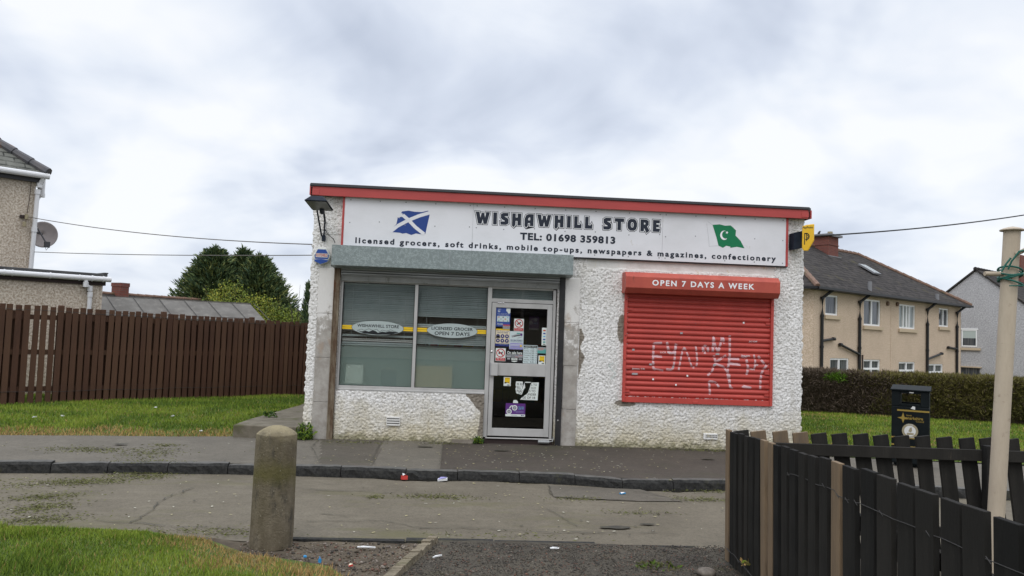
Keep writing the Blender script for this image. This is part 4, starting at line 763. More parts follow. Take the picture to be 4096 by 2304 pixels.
p.p([(.02, .48), (.36, .48), (.3, .56), (.2, .62), (.06, .58)], 'black').t('Convenient bill payment', .22, .94, .08, .12, 'paper', 0).done('cream bill payment poster with six dark blue round symbols on the door')
def ban(p, v, w, title, sub, kind):
    p.ring(.5, v, w * .8, w, 'red')
    if kind == 'cig': p.line([(.32, v - .10), (.70, v + .10)], .016, 'black').line([(.22, v + .04), (.27, v - .06)], .006, 'grey')
    else: p.p([(.28, v - .10), (.30, v + .02), (.26, v + .07), (.34, v + .05), (.6, v + .05), (.66, v + .12), (.76, v + .08), (.68, v + .03), (.68, v - .10), (.62, v - .10), (.6, v - .03), (.42, v - .04), (.36, v - .10)], 'black')
    p.line([(.5 - w * .62 / p.rx, v + w * .62 / p.rz), (.5 + w * .62 / p.rx, v - w * .62 / p.rz)], w * .2, 'red').r(.04, .96, .03, .26, 'red').t(title, .14, .86, .12, .23, 'paper', .02).t(sub, .12, .88, .05, .10, 'paper', 0)
p = Poster(2.959, 3.102, 1.629, 1.811, 'paper'); ban(p, .63, .062, 'No smoking', 'thank you', 'cig'); p.done('white and red no smoking notice with a crossed out cigarette on the door')
p = Poster(2.705, 2.851, 1.184, 1.373, 'paper'); ban(p, .63, .064, 'No dogs', 'except guide dogs', 'dog'); p.done('white and red no dogs notice with a crossed out black dog on the door')
p = Poster(2.900, 3.105, 1.363, 1.626, 'pale'); p.line([(.15, .70), (.85, .86)], .03, 'grey').line([(.3, .72), (.85, .80)], .012, 'black').p([(.75, .78), (.9, .74), (.92, .88), (.78, .9)], 'purple').r(.5, .75, .86, .92, 'teal').line([(.55, .62), (.88, .70)], .006, 'grey')
p.t('BUY BUS TICKETS', .08, .92, .47, .54, 'navy', .02).t('AT YOUR CONVENIENCE!', .08, .92, .40, .44, 'navy', .01).r(.06, .95, .12, .35, 'lilac').r(.08, .9, .26, .28, 'paper').r(.08, .7, .2, .215, 'paper').o(.83, .2, .015, .015, 'yellow', 12).r(0, 1, 0, .10, 'lilac').done('pale bus ticket poster with a lilac lower band under the no smoking notice')
p = Poster(2.862, 3.102, 1.172, 1.343, 'black'); p.t('On sale here', .05, .97, .70, .95, 'paper', .02).r(.0, 1, .42, .68, 'grey').t('The Herald', .04, .5, .57, .66, 'black', .01).t('sunday', .53, .75, .57, .66, 'navy', .01).t('herald', .76, .97, .57, .66, 'red', .01).t('Evening', .28, .52, .44, .53, 'black', .01).t('Times', .54, .74, .44, .53, 'red', .01)
p.r(.32, .68, .2, .38, 'paper').t('OPEN', .37, .63, .25, .34, 'black', .03).r(.06, .24, .24, .38, 'grey').r(.76, .96, .22, .36, 'grey').p([(.3, .14), (.7, .14), (.62, .07), (.5, .04), (.38, .07)], 'paper').done('black newspaper notice reading on sale here with a white open panel')
p = Poster(3.108, 3.315, 1.165, 1.432, 'pale'); p.r(.03, .97, .86, .97, 'black').t('Opening Times', .1, .9, .885, .945, 'paper', .02)
for q, (d, h) in enumerate((('Monday', '7.30 - 9'), ('Tuesday', '7.30 - 9'), ('Wednesday', '7.30 - 9'), ('Thursday', '7.30 - 9'), ('Friday', '7.30 - 9'), ('Saturday', '7.30 - 9'), ('Sunday', '8.30 - 5'))):
    v = .77 - q * .12; p.t(d, .05, .05 + .052 * len(d), v, v + .055, 'black', .01).t(h, .52, .95, v, v + .07, 'black', 0)
p.done('tall pale opening times board with handwritten hours on the door')
def cuffs(p, big, ink, white):
    s = p.rx
    p.ring(.18, .36 if big else .52, s * (.09 if big else .12), s * (.135 if big else .18), white).ring(.46 if big else .62, .66 if big else .78, s * (.09 if big else .12), s * (.135 if big else .18), white)
    p.o(.18, .36 if big else .52, s * .07, s * .07, 'grey').o(.46 if big else .62, .66 if big else .78, s * .07, s * .07, 'grey').line([(.2, .60), (.26, .78), (.36, .82)] if big else [(.2, .7), (.3, .82), (.46, .82)], s * .05, white)
p = Poster(3.182, 3.328, 1.662, 1.850, 'dull_purple', -.012); cuffs(p, False, 'purple', 'grey'); p.t('ARE YOU ASKING FOR IT?', .45, .85, .42, .54, 'skyblue', 0).r(0, 1, 0, .08, 'grey').done('upright dull purple handcuffs poster inside the upper door glass')
p = Poster(3.372, 3.444, 1.436, 1.693, 'paper')
for v, q in ((.84, 'red'), (.67, 'royal'), (.5, 'skyblue'), (.33, 'royal'), (.18, 'teal')): p.r(.28, .75, v - .035, v + .045, q)
p.o(.38, .845, .010, .010, 'orange', 12).r(.3, .75, .05, .08, 'black').done('narrow white strip of payment card symbols at the right edge of the door glass')
p = Poster(3.318, 3.446, 1.318, 1.408, 'grey'); p.p([(0, 0), (1, 0), (1, .62), (.8, .66), (.55, .46), (.25, .42), (0, .5)], 'teal').t('PAY HERE', .1, .65, .6, .85, 'orange', 0).done('small teal and grey wave sticker beside the opening times board')
def yel(x0, x1, z0, z1, label):
    p = Poster(x0, x1, z0, z1, 'paper'); p.p([(.15, .28), (.15, .93), (.88, .93), (.86, .2), (.45, .42)], 'yellow').p([(.08, .33), (.15, .44), (.5, .40), (.85, .48), (.8, .42), (.45, .33), (.2, .27)], 'black').t('Pay your bills here', .25, .8, .78, .86, 'black', 0).r(.5, .85, .06, .14, 'black').done(label)
yel(3.335, 3.435, 1.158, 1.287, 'yellow and white sticker at the lower right of the upper door glass'); yel(2.838, 2.942, .828, .958, 'yellow and white sticker at the top left of the lower door glass')
nt = MB(); x0, x1, z0, z1 = 3.013, 3.353, .628, .899
NX = lambda u: x0 + u * (x1 - x0); NZ = lambda v: z0 + v * (z1 - z0)
nt.flat([(NX(a), NZ(b)) for a, b in [(.02, 1), (.30, 1), (.34, .74), (.38, .96), (.42, .68), (.36, .58), (.28, .3), (.12, .34), (.05, .36), (.0, .62), (.04, .7), (.0, .8)]][::-1], YP, 0)
nt.flat([(NX(a), NZ(b)) for a, b in [(.68, .96), (1, .98), (.97, .02), (.22, .03), (.28, .14), (.36, .2), (.42, .28), (.46, .3), (.56, .44), (.6, .62)]][::-1], YP, 0)
nt.flat([(NX(a), NZ(b)) for a, b in [(.38, .99), (.66, .99), (.64, .95), (.44, .94)]][::-1], YP, 0)
for body, u0, u1, v in (('IS ILL', .06, .36, .80), ('SLL T', .06, .34, .62), ('ROD', .06, .30, .445), ('YO', .12, .27, .34)): nt.text(body, NX(u0), NX(u1), NZ(v), NZ(v + .12), YP - .001, 1, .01)
for body, u0, u1, v in (('L TO', .68, .92, .79), ('CCO', .66, .88, .61), ('S TO', .60, .86, .445), ('UNDER', .50, .90, .265), ('GE OF 18', .30, .86, .09)): nt.text(body, NX(u0), NX(u1), NZ(v), NZ(v + .12), YP - .001, 1, .01)
nt.flat([(2.986, .60), (2.99, .626), (3.03, .63), (3.055, .61), (3.06, .585), (2.985, .585)][::-1], YP, 0)
solo(nt, 'poster', ['ink_paper', 'ink_black'], 'torn white tobacco age notice with a diagonal strip ripped out', 'poster', (3.18, YP, .63), 'notices stuck on the shop door')
p = Poster(2.880, 3.167, .392, .580, 'purple', .004); cuffs(p, True, 'purple', 'paper'); p.t('ARE YOU', .62, .92, .70, .78, 'skyblue', .01).t('ASKING', .67, .92, .61, .69, 'skyblue', .01).t('FOR IT?', .65, .92, .52, .60, 'skyblue', .01).r(.45, .92, .40, .42, 'lilac').r(.4, .92, .34, .355, 'lilac').r(.52, .92, .28, .295, 'lilac').r(0, 1, 0, .17, 'paper').o(.82, .085, .009, .009, 'navy', 10).r(.86, .95, .06, .11, 'navy').r(.3, .6, .07, .1, 'grey').done('wide bright purple handcuffs poster on the lower door glass')
cb = MB(); cb.box(.555, .80, .078, .27, .79, 1.055); solo(cb, 'carton', 'carton_white', 'white carton behind the frosted lower left window pane', 'carton', (.68, .27, .79))
cb = MB(); cb.box(1.552, 2.085, .078, .28, .77, 1.072); solo(cb, 'cardboard_box', 'carton_brown', 'tan cardboard box behind the frosted lower right window pane', 'box', (1.82, .3, .77))
sh = thing('shop_shelving', 'dim shelving with goods seen through the shop door glass', 'shelving', (3.0, 3.2, .03))
q = MB()
for z in (.3, .75, 1.2, 1.65): q.box(1.6, 3.9, 3.0, 3.4, z, z + .03)
q.box(1.6, 3.9, 3.4, 3.43, .03, 2.0); q.build('shelf', 'ink_grey', sh)
for z in (.33, .78, 1.23):
    g = MB(); x = 1.65
    while x < 3.8:
        w_ = random.uniform(.08, .2); g.box(x, x + w_, 3.05, 3.3, z, z + random.uniform(.15, .36), random.randrange(5)); x += w_ + .02
    g.build('goods', ['litter_red', 'ink_teal', 'carton_brown', 'ink_yellow', 'ink_pale'], sh)

# ------------------------------------------------------------------ street things
b = MB(); b.lathe([(.182, -.14), (.181, .0), (.179, .25), (.176, .5), (.174, .70), (.172, .728), (.170, .735), (.150, .752), (.12, .770), (.085, .785), (.045, .796), (.01, .80)], n=72, wob=.006)
o = solo(b, 'bollard', 'bollard_concrete', 'squat weathered concrete bollard with a domed top on the grass edge', 'bollard', (.0, .0, 0)); o.location = (.745, -4.95, 0); o.scale = (.91, .91, 1)
# litter bin
bn = thing('litter_bin', 'black council litter bin with gold bands on the grass beyond the fence', 'bin', (8.40, -.95, 0), R(-34))
w2, d2 = .228, .19
q = MB(); q.box(-w2, w2, -d2, d2, .03, .80); q.box(-w2 + .03, w2 - .03, -d2 + .03, d2 - .03, .0, .03); body = q.build('body', 'bin_black', bn, world=False, bevel=.012)
q = MB()
for sx in (-1, 1): q.box(sx * w2, sx * (w2 - .105), -d2, d2, .80, 1.01)
q.box(-w2 + .105, w2 - .105, -d2, -d2 + .02, .80, .84); q.box(-w2 + .105, w2 - .105, d2 - .02, d2, .80, .84); q.box(-w2 + .105, w2 - .105, -d2, d2, .975, 1.01); q.build('hood', 'bin_black', bn, world=False, bevel=.008)
q = MB(); q.add([(-w2 - .015, -d2 - .02, 1.01), (w2 + .015, -d2 - .02, 1.01), (w2 + .015, d2 + .02, 1.01), (-w2 - .015, d2 + .02, 1.01), (-w2 - .015, -d2 - .02, 1.03), (w2 + .015, -d2 - .02, 1.03), (w2 + .015, d2 + .02, 1.075), (-w2 - .015, d2 + .02, 1.075)], [(0, 3, 2, 1), (4, 5, 6, 7), (0, 1, 5, 4), (1, 2, 6, 5), (2, 3, 7, 6), (3, 0, 4, 7)]); q.build('lid', 'bin_black', bn, world=False, bevel=.006)
q = MB(); yf = -d2 - .003; q.box(-w2 + .07, w2 + .002, yf, -d2, .735, .757); q.box(-w2, w2, yf, -d2, .37, .388); q.box(-w2, -w2 + .05, yf, -d2, .27, .29); q.box(.0, .09, yf, -d2, .25, .27); q.build('band', 'bin_gold', bn, world=False)
q = MB(); cx_, cz_ = -.085, .645; q.flat([(cx_, cz_ + .075), (cx_ + .018, cz_ + .012), (cx_ + .07, cz_), (cx_ + .018, cz_ - .016), (cx_, cz_ - .07), (cx_ - .018, cz_ - .016), (cx_ - .07, cz_), (cx_ - .018, cz_ + .014)][::-1], yf, 0)
q.text('North', -.045, .02, .672, .692, yf, 0, .01); q.text('Lanarkshire', -.075, .155, .628, .668, yf - .001, 0, .02); q.text('Council', .07, .165, .598, .622, yf, 0, .01); q.build('lettering', 'bin_gold', bn, world=False)
q = MB(); q.oval(.0, .475, .098, .098, yf, 0); q.oval(.0, .475, .07, .07, yf - .001, 1); q.flat([(-.02, .47), (.0, .52), (.02, .525), (.025, .48), (.01, .455)][::-1], yf - .002, 0); q.flat([(-.045, .43), (-.03, .45), (.03, .45), (.05, .445), (.04, .425), (-.03, .42)][::-1], yf - .002, 0); q.text('LITTER', -.04, .04, .55, .565, yf - .002, 1, .01); q.text('DOG WASTE', -.05, .05, .385, .40, yf - .002, 1, .01); q.build('badge', ['badge_tan', 'badge_white'], bn, world=False)
q = MB(); q.flat([(.005, .775), (.06, .765), (.06, .805), (.03, .81), (.02, .795)][::-1], yf, 0); q.rect(-.01, .04, .985, .998, yf, 0); q.build('sticker', 'badge_white', bn, world=False)
# clothes pole
po = thing('clothes_pole', 'cream painted steel clothes pole with capped top inside the fenced yard', 'pole', (5.43, -6.7, -.13))
tip = Vector((5.568, -6.7, 2.35)); base = Vector((5.421, -6.7, -.13))
q = MB(); q.tube([base, base.lerp(tip, .5), tip], .0475, 24); q.build('shaft', 'cream_pole', po, smooth=False)
q = MB(); q.lathe([(.068, 0), (.069, .006), (.05, .016), (.012, .026)], (tip.x, tip.y, tip.z), 24); q.build('cap', 'cream_pole', po)
q = MB(); q.tube([(5.39, -6.7, 2.075), (5.70, -6.7, 2.082)], .014, 10); q.build('cross_bar', 'cream_pole', po)
q = MB(); q.tube([(5.56, -6.75, 2.20), (5.585, -6.80, 2.225), (5.63, -6.80, 2.23)], .013, 8); q.build('hook', 'cream_pole', po)
rp = MB()
def coil(cx, cy, cz, rx, ry, rz, a0, a1, n=24, tilt=0): return [(cx + rx * math.cos(R(a0 + (a1 - a0) * i / n)), cy + ry * math.sin(R(a0 + (a1 - a0) * i / n)), cz + rz * math.sin(R(a0 + (a1 - a0) * i / n) + tilt)) for i in range(n + 1)]
for dz, t in ((2.09, .3), (2.07, 1.4), (2.055, 2.6), (2.10, 4.0), (2.03, 5.0)): rp.tube(coil(5.555, -6.7, dz, .066, .066, .022, 0, 370, 28, t), .006, 6)
rp.tube([(5.60, -6.79, 2.225), (5.54, -6.80, 2.21), (5.505, -6.78, 2.15), (5.49, -6.77, 2.10)], .006, 6); rp.tube([(5.50, -6.78, 2.17), (5.475, -6.77, 2.13), (5.455, -6.76, 2.085)], .006, 6); rp.tube([(5.61, -6.79, 2.22), (5.635, -6.78, 2.17), (5.64, -6.77, 2.10), (5.62, -6.77, 2.04)], .008, 6)
rp.tube([(5.50, -6.768, 2.0), (5.56, -6.77, 2.003), (5.62, -6.765, 2.008)], .004, 6)
solo(rp, 'washing_line', 'green_rope', 'green rope coiled round the upper part of the cream clothes pole', 'rope', (5.555, -6.7, 2.0))

# black picket fences of the yard
def picket(w, h, t, mat, bottom=-.07):
    q = MB(); q.box(-w / 2, w / 2, -t / 2, t / 2, bottom, h); return q
fr = thing('picket_fence', 'near black picket fence with a few bare boards running towards the viewer', 'fence', (4.27, -5.40, -.1))
ypos = [-5.372, -5.470, -5.567, -5.662, -5.76, -5.857, -5.972, -6.085, -6.205, -6.312, -6.43, -6.555, -6.687, -6.822, -6.962, -7.105, -7.255]
y = -7.255
while y > -9.9: y -= .168; ypos.append(y)
bare = {0, 7, 8, 15}
for k, y in enumerate(ypos):
    gap = abs(ypos[k] - ypos[min(k + 1, len(ypos) - 1)]) or .15; w = min(gap, .168) * (.68 if y > -7.2 else .80); h = 1.012 + .052 * min(1, (-5.35 - y) / 2) + random.uniform(-.006, .006)
    q = MB(); q.box(-.010, .020, -w / 2, w / 2, .02, h)
    o = q.build('picket', 'bare_wood' if k in bare else 'black_wood', fr, world=False, bevel=.003); o.location = (random.uniform(-.006, .006), y + 5.40, 0); o.rotation_euler = (R(random.uniform(-.4, .4)), R(-.8 + random.uniform(-.3, .3)), R(random.uniform(-2, 2)))
    if k in bare: o['label'] = 'unpainted picket'
q = MB(); q.box(.040, .08, -4.6, .02, .72, .80); q.box(.040, .08, -4.6, .02, .18, .26); q.build('rail', 'black_wood', fr, world=False, bevel=.003)
for y in (-.02, -1.9, -3.8):
    q = MB(); q.box(.082, .155, y - .04, y + .04, -.05, .92); q.build('post', 'black_wood', fr, world=False, bevel=.004)
rfn = thing('picket_fence', 'rear black picket fence leaning sideways across the far side of the yard', 'fence', (4.30, -5.33, -.1))
xp = [4.375, 4.507, 4.684, 4.843, 4.992, 5.157, 5.327, 5.492, 5.660, 5.83, 6.007, 6.19, 6.357]
x = 6.563
while x < 9.5: xp.append(x); x += .166
for k, x in enumerate(xp):
    q = MB(); q.box(-.060, .060, -.011, .011, -.98, .0)
    o = q.build('picket', 'bare_wood' if k in (1, 2, 3) else 'black_wood', rfn, world=False, bevel=.003); o.location = (x - 4.30, random.uniform(-.005, .005) - .012 * (x - 4.3), 1.008 + random.uniform(-.006, .006)); o.rotation_euler = (R(random.uniform(-1, 1)), R(-8 + random.uniform(-1, 1)), R(random.uniform(-2, 2)))
    if k in (1, 2, 3): o['label'] = 'unpainted picket'
for za, zb in ((.838, .925), (.24, .32)):
    q = MB(); q.add([(.22, -.075, za + .004), (5.2, -.14, za - .02), (5.2, -.10, za - .02), (.22, -.035, za + .004), (.22, -.075, zb + .004), (5.2, -.14, zb - .02), (5.2, -.10, zb - .02), (.22, -.035, zb + .004)], [(0, 3, 2, 1), (4, 5, 6, 7), (0, 1, 5, 4), (1, 2, 6, 5), (2, 3, 7, 6), (3, 0, 4, 7)]); q.build('rail', 'black_wood', rfn, world=False, bevel=.003)
for x in (.12, 2.01, 3.9):
    q = MB(); q.box(x - .04, x + .04, -.16, -.08 - .01, -.06, .96); q.build('post', 'black_wood', rfn, world=False, bevel=.004)
def barb(pts, r=.0022):
    q = MB(); P = []
    for a, c in zip(pts[:-1], pts[1:]):
        for i in range(4): t = i / 4; P.append([a[j] + (c[j] - a[j]) * t + random.uniform(-.004, .004) for j in range(3)])
    P.append(list(pts[-1])); q.tube(P, r, 5)
    for p in P[2::4]: q.tube([(p[0], p[1] - .012, p[2] - .012), (p[0] - .006, p[1] + .012, p[2] + .012)], r, 4)
    return q
solo(barb([(4.25, -6.405, .759), (4.247, -6.586, .797), (4.247, -6.85, .794), (4.247, -7.09, .80), (4.247, -7.2, .772), (4.247, -7.29, .793), (4.247, -7.38, .787), (4.247, -7.77, .787), (4.247, -8.14, .787), (4.247, -8.55, .787), (4.247, -9.6, .79)]), 'wire', 'wire', 'upper strand of barbed wire along the near black pickets', 'wire', (4.25, -7.5, .78))
solo(barb([(4.25, -5.36, .025), (4.247, -5.574, .024), (4.247, -5.77, .0), (4.247, -5.95, -.02), (4.245, -6.2, -.06)]), 'wire', 'wire', 'low strand of wire at the foot of the near black pickets', 'wire', (4.25, -5.7, 0))

# brown board fence on the left
FD = Vector((.757, .653, 0)).normalized(); FA = math.atan2(FD.y, FD.x)
bf = thing('board_fence', 'tall dark brown vertical board fence behind the left lawn', 'fence', (-5.41, 2.27, .08), FA)
x = -.6; k = 0; gapz = {6: .012, 7: .014, 8: .015, 9: .013}
boards = []
while x < 6.9:
    w = random.uniform(.084, .094); boards.append((x, w)); x += w + random.uniform(.023, .035) + gapz.get(k, 0); k += 1
for x, w in boards:
    h = 1.70 - .022 * x + random.uniform(-.012, .012); q = MB(); q.box(0, w, -.014, .014, random.uniform(-.02, .02), h)
    o = q.build('board', 'brown_fence', bf, world=False, bevel=.003); o.location = (x, random.uniform(-.006, .006), 0); o.rotation_euler = (0, R(random.uniform(-.5, .5)), R(random.uniform(-2, 2)))
x = -.62
while x < 6.8:
    if not (.22 < x + .1 < .72):
        q = MB(); q.box(0, .23, .086, .104, .0, 1.60 - .022 * x); o = q.build('board', 'brown_fence', bf, world=False); o.location = (x, 0, 0)
    x += .233
for z in (.22, .85, 1.45):
    q = MB(); q.box(-.6, 6.9, .016, .06, z, z + .085); q.build('rail', 'brown_fence', bf, world=False)
for x in (-.5, .85, 2.62, 4.42, 6.2):
    q = MB(); q.box(x - .045, x + .045, .106, .19, -.1, 1.73 - .018 * x); q.build('post', 'brown_fence', bf, world=False, bevel=.01)
q = MB(); P = [(-.6 + i * .37, -.017, 1.62 - .022 * (-.6 + i * .37) + random.uniform(-.008, .008)) for i in range(21)]; q.tube(P, .003, 5); q.build('wire_strand', 'wire', bf, world=False)
q = MB(); P = [(-.6 + i * .37, -.017, .22 + random.uniform(-.012, .012)) for i in range(21)]; q.tube(P, .003, 5); q.build('wire_strand', 'wire', bf, world=False)

# ------------------------------------------------------------------ houses
def hip_roof(mb, u0, u1, w0, w1, ze, zr, inset, m=0, thick=.08):
    wm_ = (w0 + w1) / 2
    v = [(u0, w0, ze), (u1, w0, ze), (u1, w1, ze), (u0, w1, ze), (u0 + inset, wm_, zr), (u1 - inset, wm_, zr)]
    v += [(u0, w0, ze - thick), (u1, w0, ze - thick), (u1, w1, ze - thick), (u0, w1, ze - thick)]
    mb.add(v, [(0, 1, 5, 4), (1, 2, 5), (2, 3, 4, 5), (3, 0, 4), (6, 7, 1, 0), (7, 8, 2, 1), (8, 9, 3, 2), (9, 6, 0, 3), (9, 8, 7, 6)], m)
def ridge_row(mb, a, b, r, step, m=0):
    a = Vector(a); b = Vector(b); n = max(1, int((b - a).length / step))
    for i in range(n): p = a.lerp(b, i / n); q = a.lerp(b, (i + 1) / n); mb.tube([p, q], [r * 1.08, r * .9], 8, m)
def pipe(pts, r, name, mat, par):
    q = MB(); q.tube(pts, r, 10)
    for p in pts[1:-1]: q.tube([(p[0], p[1], p[2] - .05), (p[0], p[1], p[2] + .05)], r * 1.25, 10)
    return q.build(name, mat, par, world=False)
def house_window(par, x0, x1, z0, z1, y, kind=0, sill=True, pane='house_pane'):
    f = MB(); t = .075; f.box(x0, x0 + t, y + .03, y + .13, z0, z1); f.box(x1 - t, x1, y + .03, y + .13, z0, z1); f.box(x0 + t, x1 - t, y + .03, y + .13, z0, z0 + t); f.box(x0 + t, x1 - t, y + .03, y + .13, z1 - t, z1)
    if kind >= 1: mxx = (x0 + x1) / 2; f.box(mxx - .05, mxx + .05, y + .03, y + .13, z0 + t, z1 - t)
    if kind == 2: zq = z1 - .42; f.box(x0 + t, x1 - t, y + .025, y + .13, zq - .045, zq + .045)
    if kind == 3:
        for q in (.3, .66): xq = x0 + (x1 - x0) * q; f.box(xq - .045, xq + .045, y + .03, y + .13, z0 + t, z1 - t)
    o = f.build('window', 'upvc', par, world=False); g = MB(); g.box(x0 + t, x1 - t, y + .09, y + .10, z0 + t, z1 - t); g.build('pane', pane, o, world=False)
    r = MB(); r.box(x0 - .0, x1, y + .131, y + .15, z0, z1); r.build('reveal', 'stone_sill', o, world=False)
    if sill: q = MB(); q.box(x0 - .1, x1 + .16, y - .09, y + .03, z0 - .17, z0 - .03); q.build('sill', 'stone_sill', o, world=False)
    return o
def wall_with_holes(x0, x1, z0, z1, y0, y1, holes, mat, par):
    q = MB(); xs = sorted({x0, x1} | {h[0] for h in holes} | {h[1] for h in holes}); zs = sorted({z0, z1} | {h[2] for h in holes} | {h[3] for h in holes})
    for a, b in zip(xs[:-1], xs[1:]):
        za = None
        for c, d in zip(zs[:-1], zs[1:]):
            cx, cz = (a + b) / 2, (c + d) / 2
            if any(h[0] < cx < h[1] and h[2] < cz < h[3] for h in holes): continue
            q.add([(a, y0, c), (b, y0, c), (b, y0, d), (a, y0, d)], [(0, 1, 2, 3)])
    for h in holes:
        q.add([(h[0], y0, h[2]), (h[0], y1 - .02, h[2]), (h[0], y1 - .02, h[3]), (h[0], y0, h[3])], [(0, 1, 2, 3)]); q.add([(h[1], y0, h[2]), (h[1], y1 - .02, h[2]), (h[1], y1 - .02, h[3]), (h[1], y0, h[3])], [(0, 3, 2, 1)])
        q.add([(h[0], y0, h[3]), (h[1], y0, h[3]), (h[1], y1 - .02, h[3]), (h[0], y1 - .02, h[3])], [(0, 3, 2, 1)]); q.add([(h[0], y0, h[2]), (h[1], y0, h[2]), (h[1], y1 - .02, h[2]), (h[0], y1 - .02, h[2])], [(0, 1, 2, 3)])
    return q.build('wall', mat, par, world=False)
# beige house on the right
HD = Vector((.813, .582, 0)); HA = math.atan2(HD.y, HD.x)
bh = thing('house', 'beige rendered two storey house with a slate hip roof and brick chimney beyond the hedge', 'house', (16.8, 20, -1.1), HA)
G = 1.1   # local z = world z + 1.1
U = [(1.02, 2.08, 2.86, 3.72, 0), (4.41, 6.02, 2.53, 3.73, 1), (7.93, 9.68, 2.51, 3.68, 3), (12.47, 13.68, 2.75, 3.71, 1)]
LW = [(1.48, 3.11, -.35, 1.03, 1), (4.43, 6.03, -.35, .99, 2), (7.93, 9.70, -.35, .90, 2), (11.16, 13.01, -.35, .81, 2)]
wall_with_holes(.1, 15.3, 0, 3.92 + G, 0, .17, [(a, b, c + G, d + G) for a, b, c, d, k in U + LW], 'beige_render', bh)
q = MB(); q.box(.1, .12, .0, 8.2, 0, 3.92 + G); q.box(15.28, 15.3, .0, 8.2, 0, 3.92 + G); q.box(.12, 15.28, 8.18, 8.2, 0, 3.92 + G); q.box(.12, 15.28, .16, .2, 0, 3.9 + G); q.build('end_wall', 'beige_render', bh, world=False)
for a, b, c, d, k in U: house_window(bh, a, b, c + G, d + G, 0, k, True, 'net_pane' if k == 3 else 'house_pane')
for a, b, c, d, k in LW: house_window(bh, a, b, c + G, d + G, 0, k, True, 'house_pane')
q = MB(); hip_roof(q, -.25, 15.75, -.35, 8.45, 3.99 + G, 6.66 + G, 3.9); rf_ = q.build('roof', 'slate', bh, world=False)
q = MB()
for a, b in (((3.65, 4.05, 6.66 + G), (11.85, 4.05, 6.66 + G)), ((11.85, 4.05, 6.66 + G), (15.75, -.35, 4.0 + G)), ((3.65, 4.05, 6.66 + G), (-.25, -.35, 4.0 + G)), ((3.65, 4.05, 6.66 + G), (-.25, 8.45, 4.0 + G))): ridge_row(q, a, b, .12, .42)
q.build('ridge_tiles', 'ridge_tile', rf_, world=False)
q = MB(); q.box(7.15, 8.15, 3.2, 4.9, 5.9 + G, 7.12 + G); q.box(7.12, 8.18, 3.17, 4.93, 6.68 + G, 6.72 + G); q.box(7.0, 8.3, 3.05, 5.05, 7.12 + G, 7.24 + G, 1); q.tube([(7.95, 3.55, 7.2 + G), (7.95, 3.55, 7.45 + G)], .13, 12, 2); q.box(7.05, 8.25, 3.08, 3.2, 5.95 + G, 6.12 + G, 1)
q.build('chimney', ['brick', 'lead', 'badge_tan'], rf_, world=False)
q = MB(); T_ = Matrix.Translation((9.0, 2.0, 5.46 + G)) @ Matrix.Rotation(math.atan2(2.67, 4.4), 4, 'X'); q.box(-.36, .36, -.5, .5, .03, .10, 2, T_); q.box(-.29, -.03, -.43, .43, .101, .11, 1, T_); q.box(.03, .29, -.43, .43, .101, .11, 1, T_); q.build('skylight', ['upvc', 'net_pane', 'lead'], rf_, world=False)
for x, h in ((4.75, .38), (12.0, .25)): q = MB(); q.tube([(x, -.1, 4.0 + G), (x, -.1, 4.15 + h + G)], .09, 12); q.build('vent_pipe', 'lead', rf_, world=False)
q = MB(); q.box(-.3, 15.8, -.45, -.36, 3.88 + G, 3.98 + G); q.box(-.2, 15.7, -.35, .0, 3.86 + G, 3.91 + G); q.box(-.37, -.28, -.4, 8.4, 3.88 + G, 3.98 + G); q.build('gutter', 'black_plastic', bh, world=False)
for x, yt in ((.64, .3), (3.9, .0), (10.93, .0), (14.6, .3)): pipe([(x + .35, -.35, 3.9 + G), (x, -.08, 3.55 + G), (x, -.08, 2.8 + G), (x, -.08, 1.5 + G), (x, -.08, .0)], .065, 'downpipe', 'black_plastic', bh)
for a, b in (((.64, 1.75), (1.6, 1.85)), ((3.9, 1.2), (2.2, 1.62)), ((10.93, 1.05), (12.6, 1.35)), ((14.6, 1.62), (13.5, 1.68))):
    q = MB(); q.tube([(a[0], -.09, a[1] + G), (b[0], -.09, b[1] + G)], .055, 10); q.tube([(b[0] - .08, -.09, b[1] + G), (b[0] + .08, -.09, b[1] + G)], .075, 10); q.build('waste_pipe', 'black_plastic', bh, world=False)
q = MB()
for x in (6.66, 7.66): q.lathe([(.09, 0), (.1, .06), (.05, .09)], n=14); 
q = MB(); q.tube([(6.66, -.08, 3.63 + G), (6.66, .0, 3.63 + G)], .1, 14); q.tube([(7.66, -.08, 3.65 + G), (7.66, .0, 3.65 + G)], .1, 14); q.build('wall_vent', 'ridge_tile', bh, world=False)
q = MB(); q.tube([(4.25, -.05, -.3 + G), (4.25, -.05, 1.2 + G)], .03, 8); q.build('thin_pipe', 'dark_brown', bh, world=False)
q = MB(); q.box(7.06, 7.10, -.012, .0, 0, 3.86 + G); q.build('joint_strip', 'beige_render', bh, world=False)
bd = MB(); bd.tube([(0, 0, .02), (.02, 0, .10), (.06, 0, .19), (.10, 0, .27), (.13, 0, .32), (.17, 0, .33)], [.012, .05, .075, .06, .042, .02], 10); bd.tube([(.0, 0, .10), (-.06, 0, .03), (-.14, 0, -.04)], [.045, .035, .02], 8); bd.tube([(.17, 0, .33), (.22, 0, .32)], [.018, .004], 6); bd.tube([(.05, .025, .0), (.05, .025, .13)], .008, 5); bd.tube([(.05, -.025, .0), (.05, -.025, .13)], .008, 5)
o = solo(bd, 'bird', 'cable_black', 'small dark bird perched on the brick chimney of the beige house', 'bird', smooth=True); o.scale = (.85,) * 3
o.location = tuple(Vector((16.8, 20, 0)) + HD * 7.9 + Vector((-HD.y, HD.x, 0)) * 4.2 + Vector((0, 0, 7.25)))
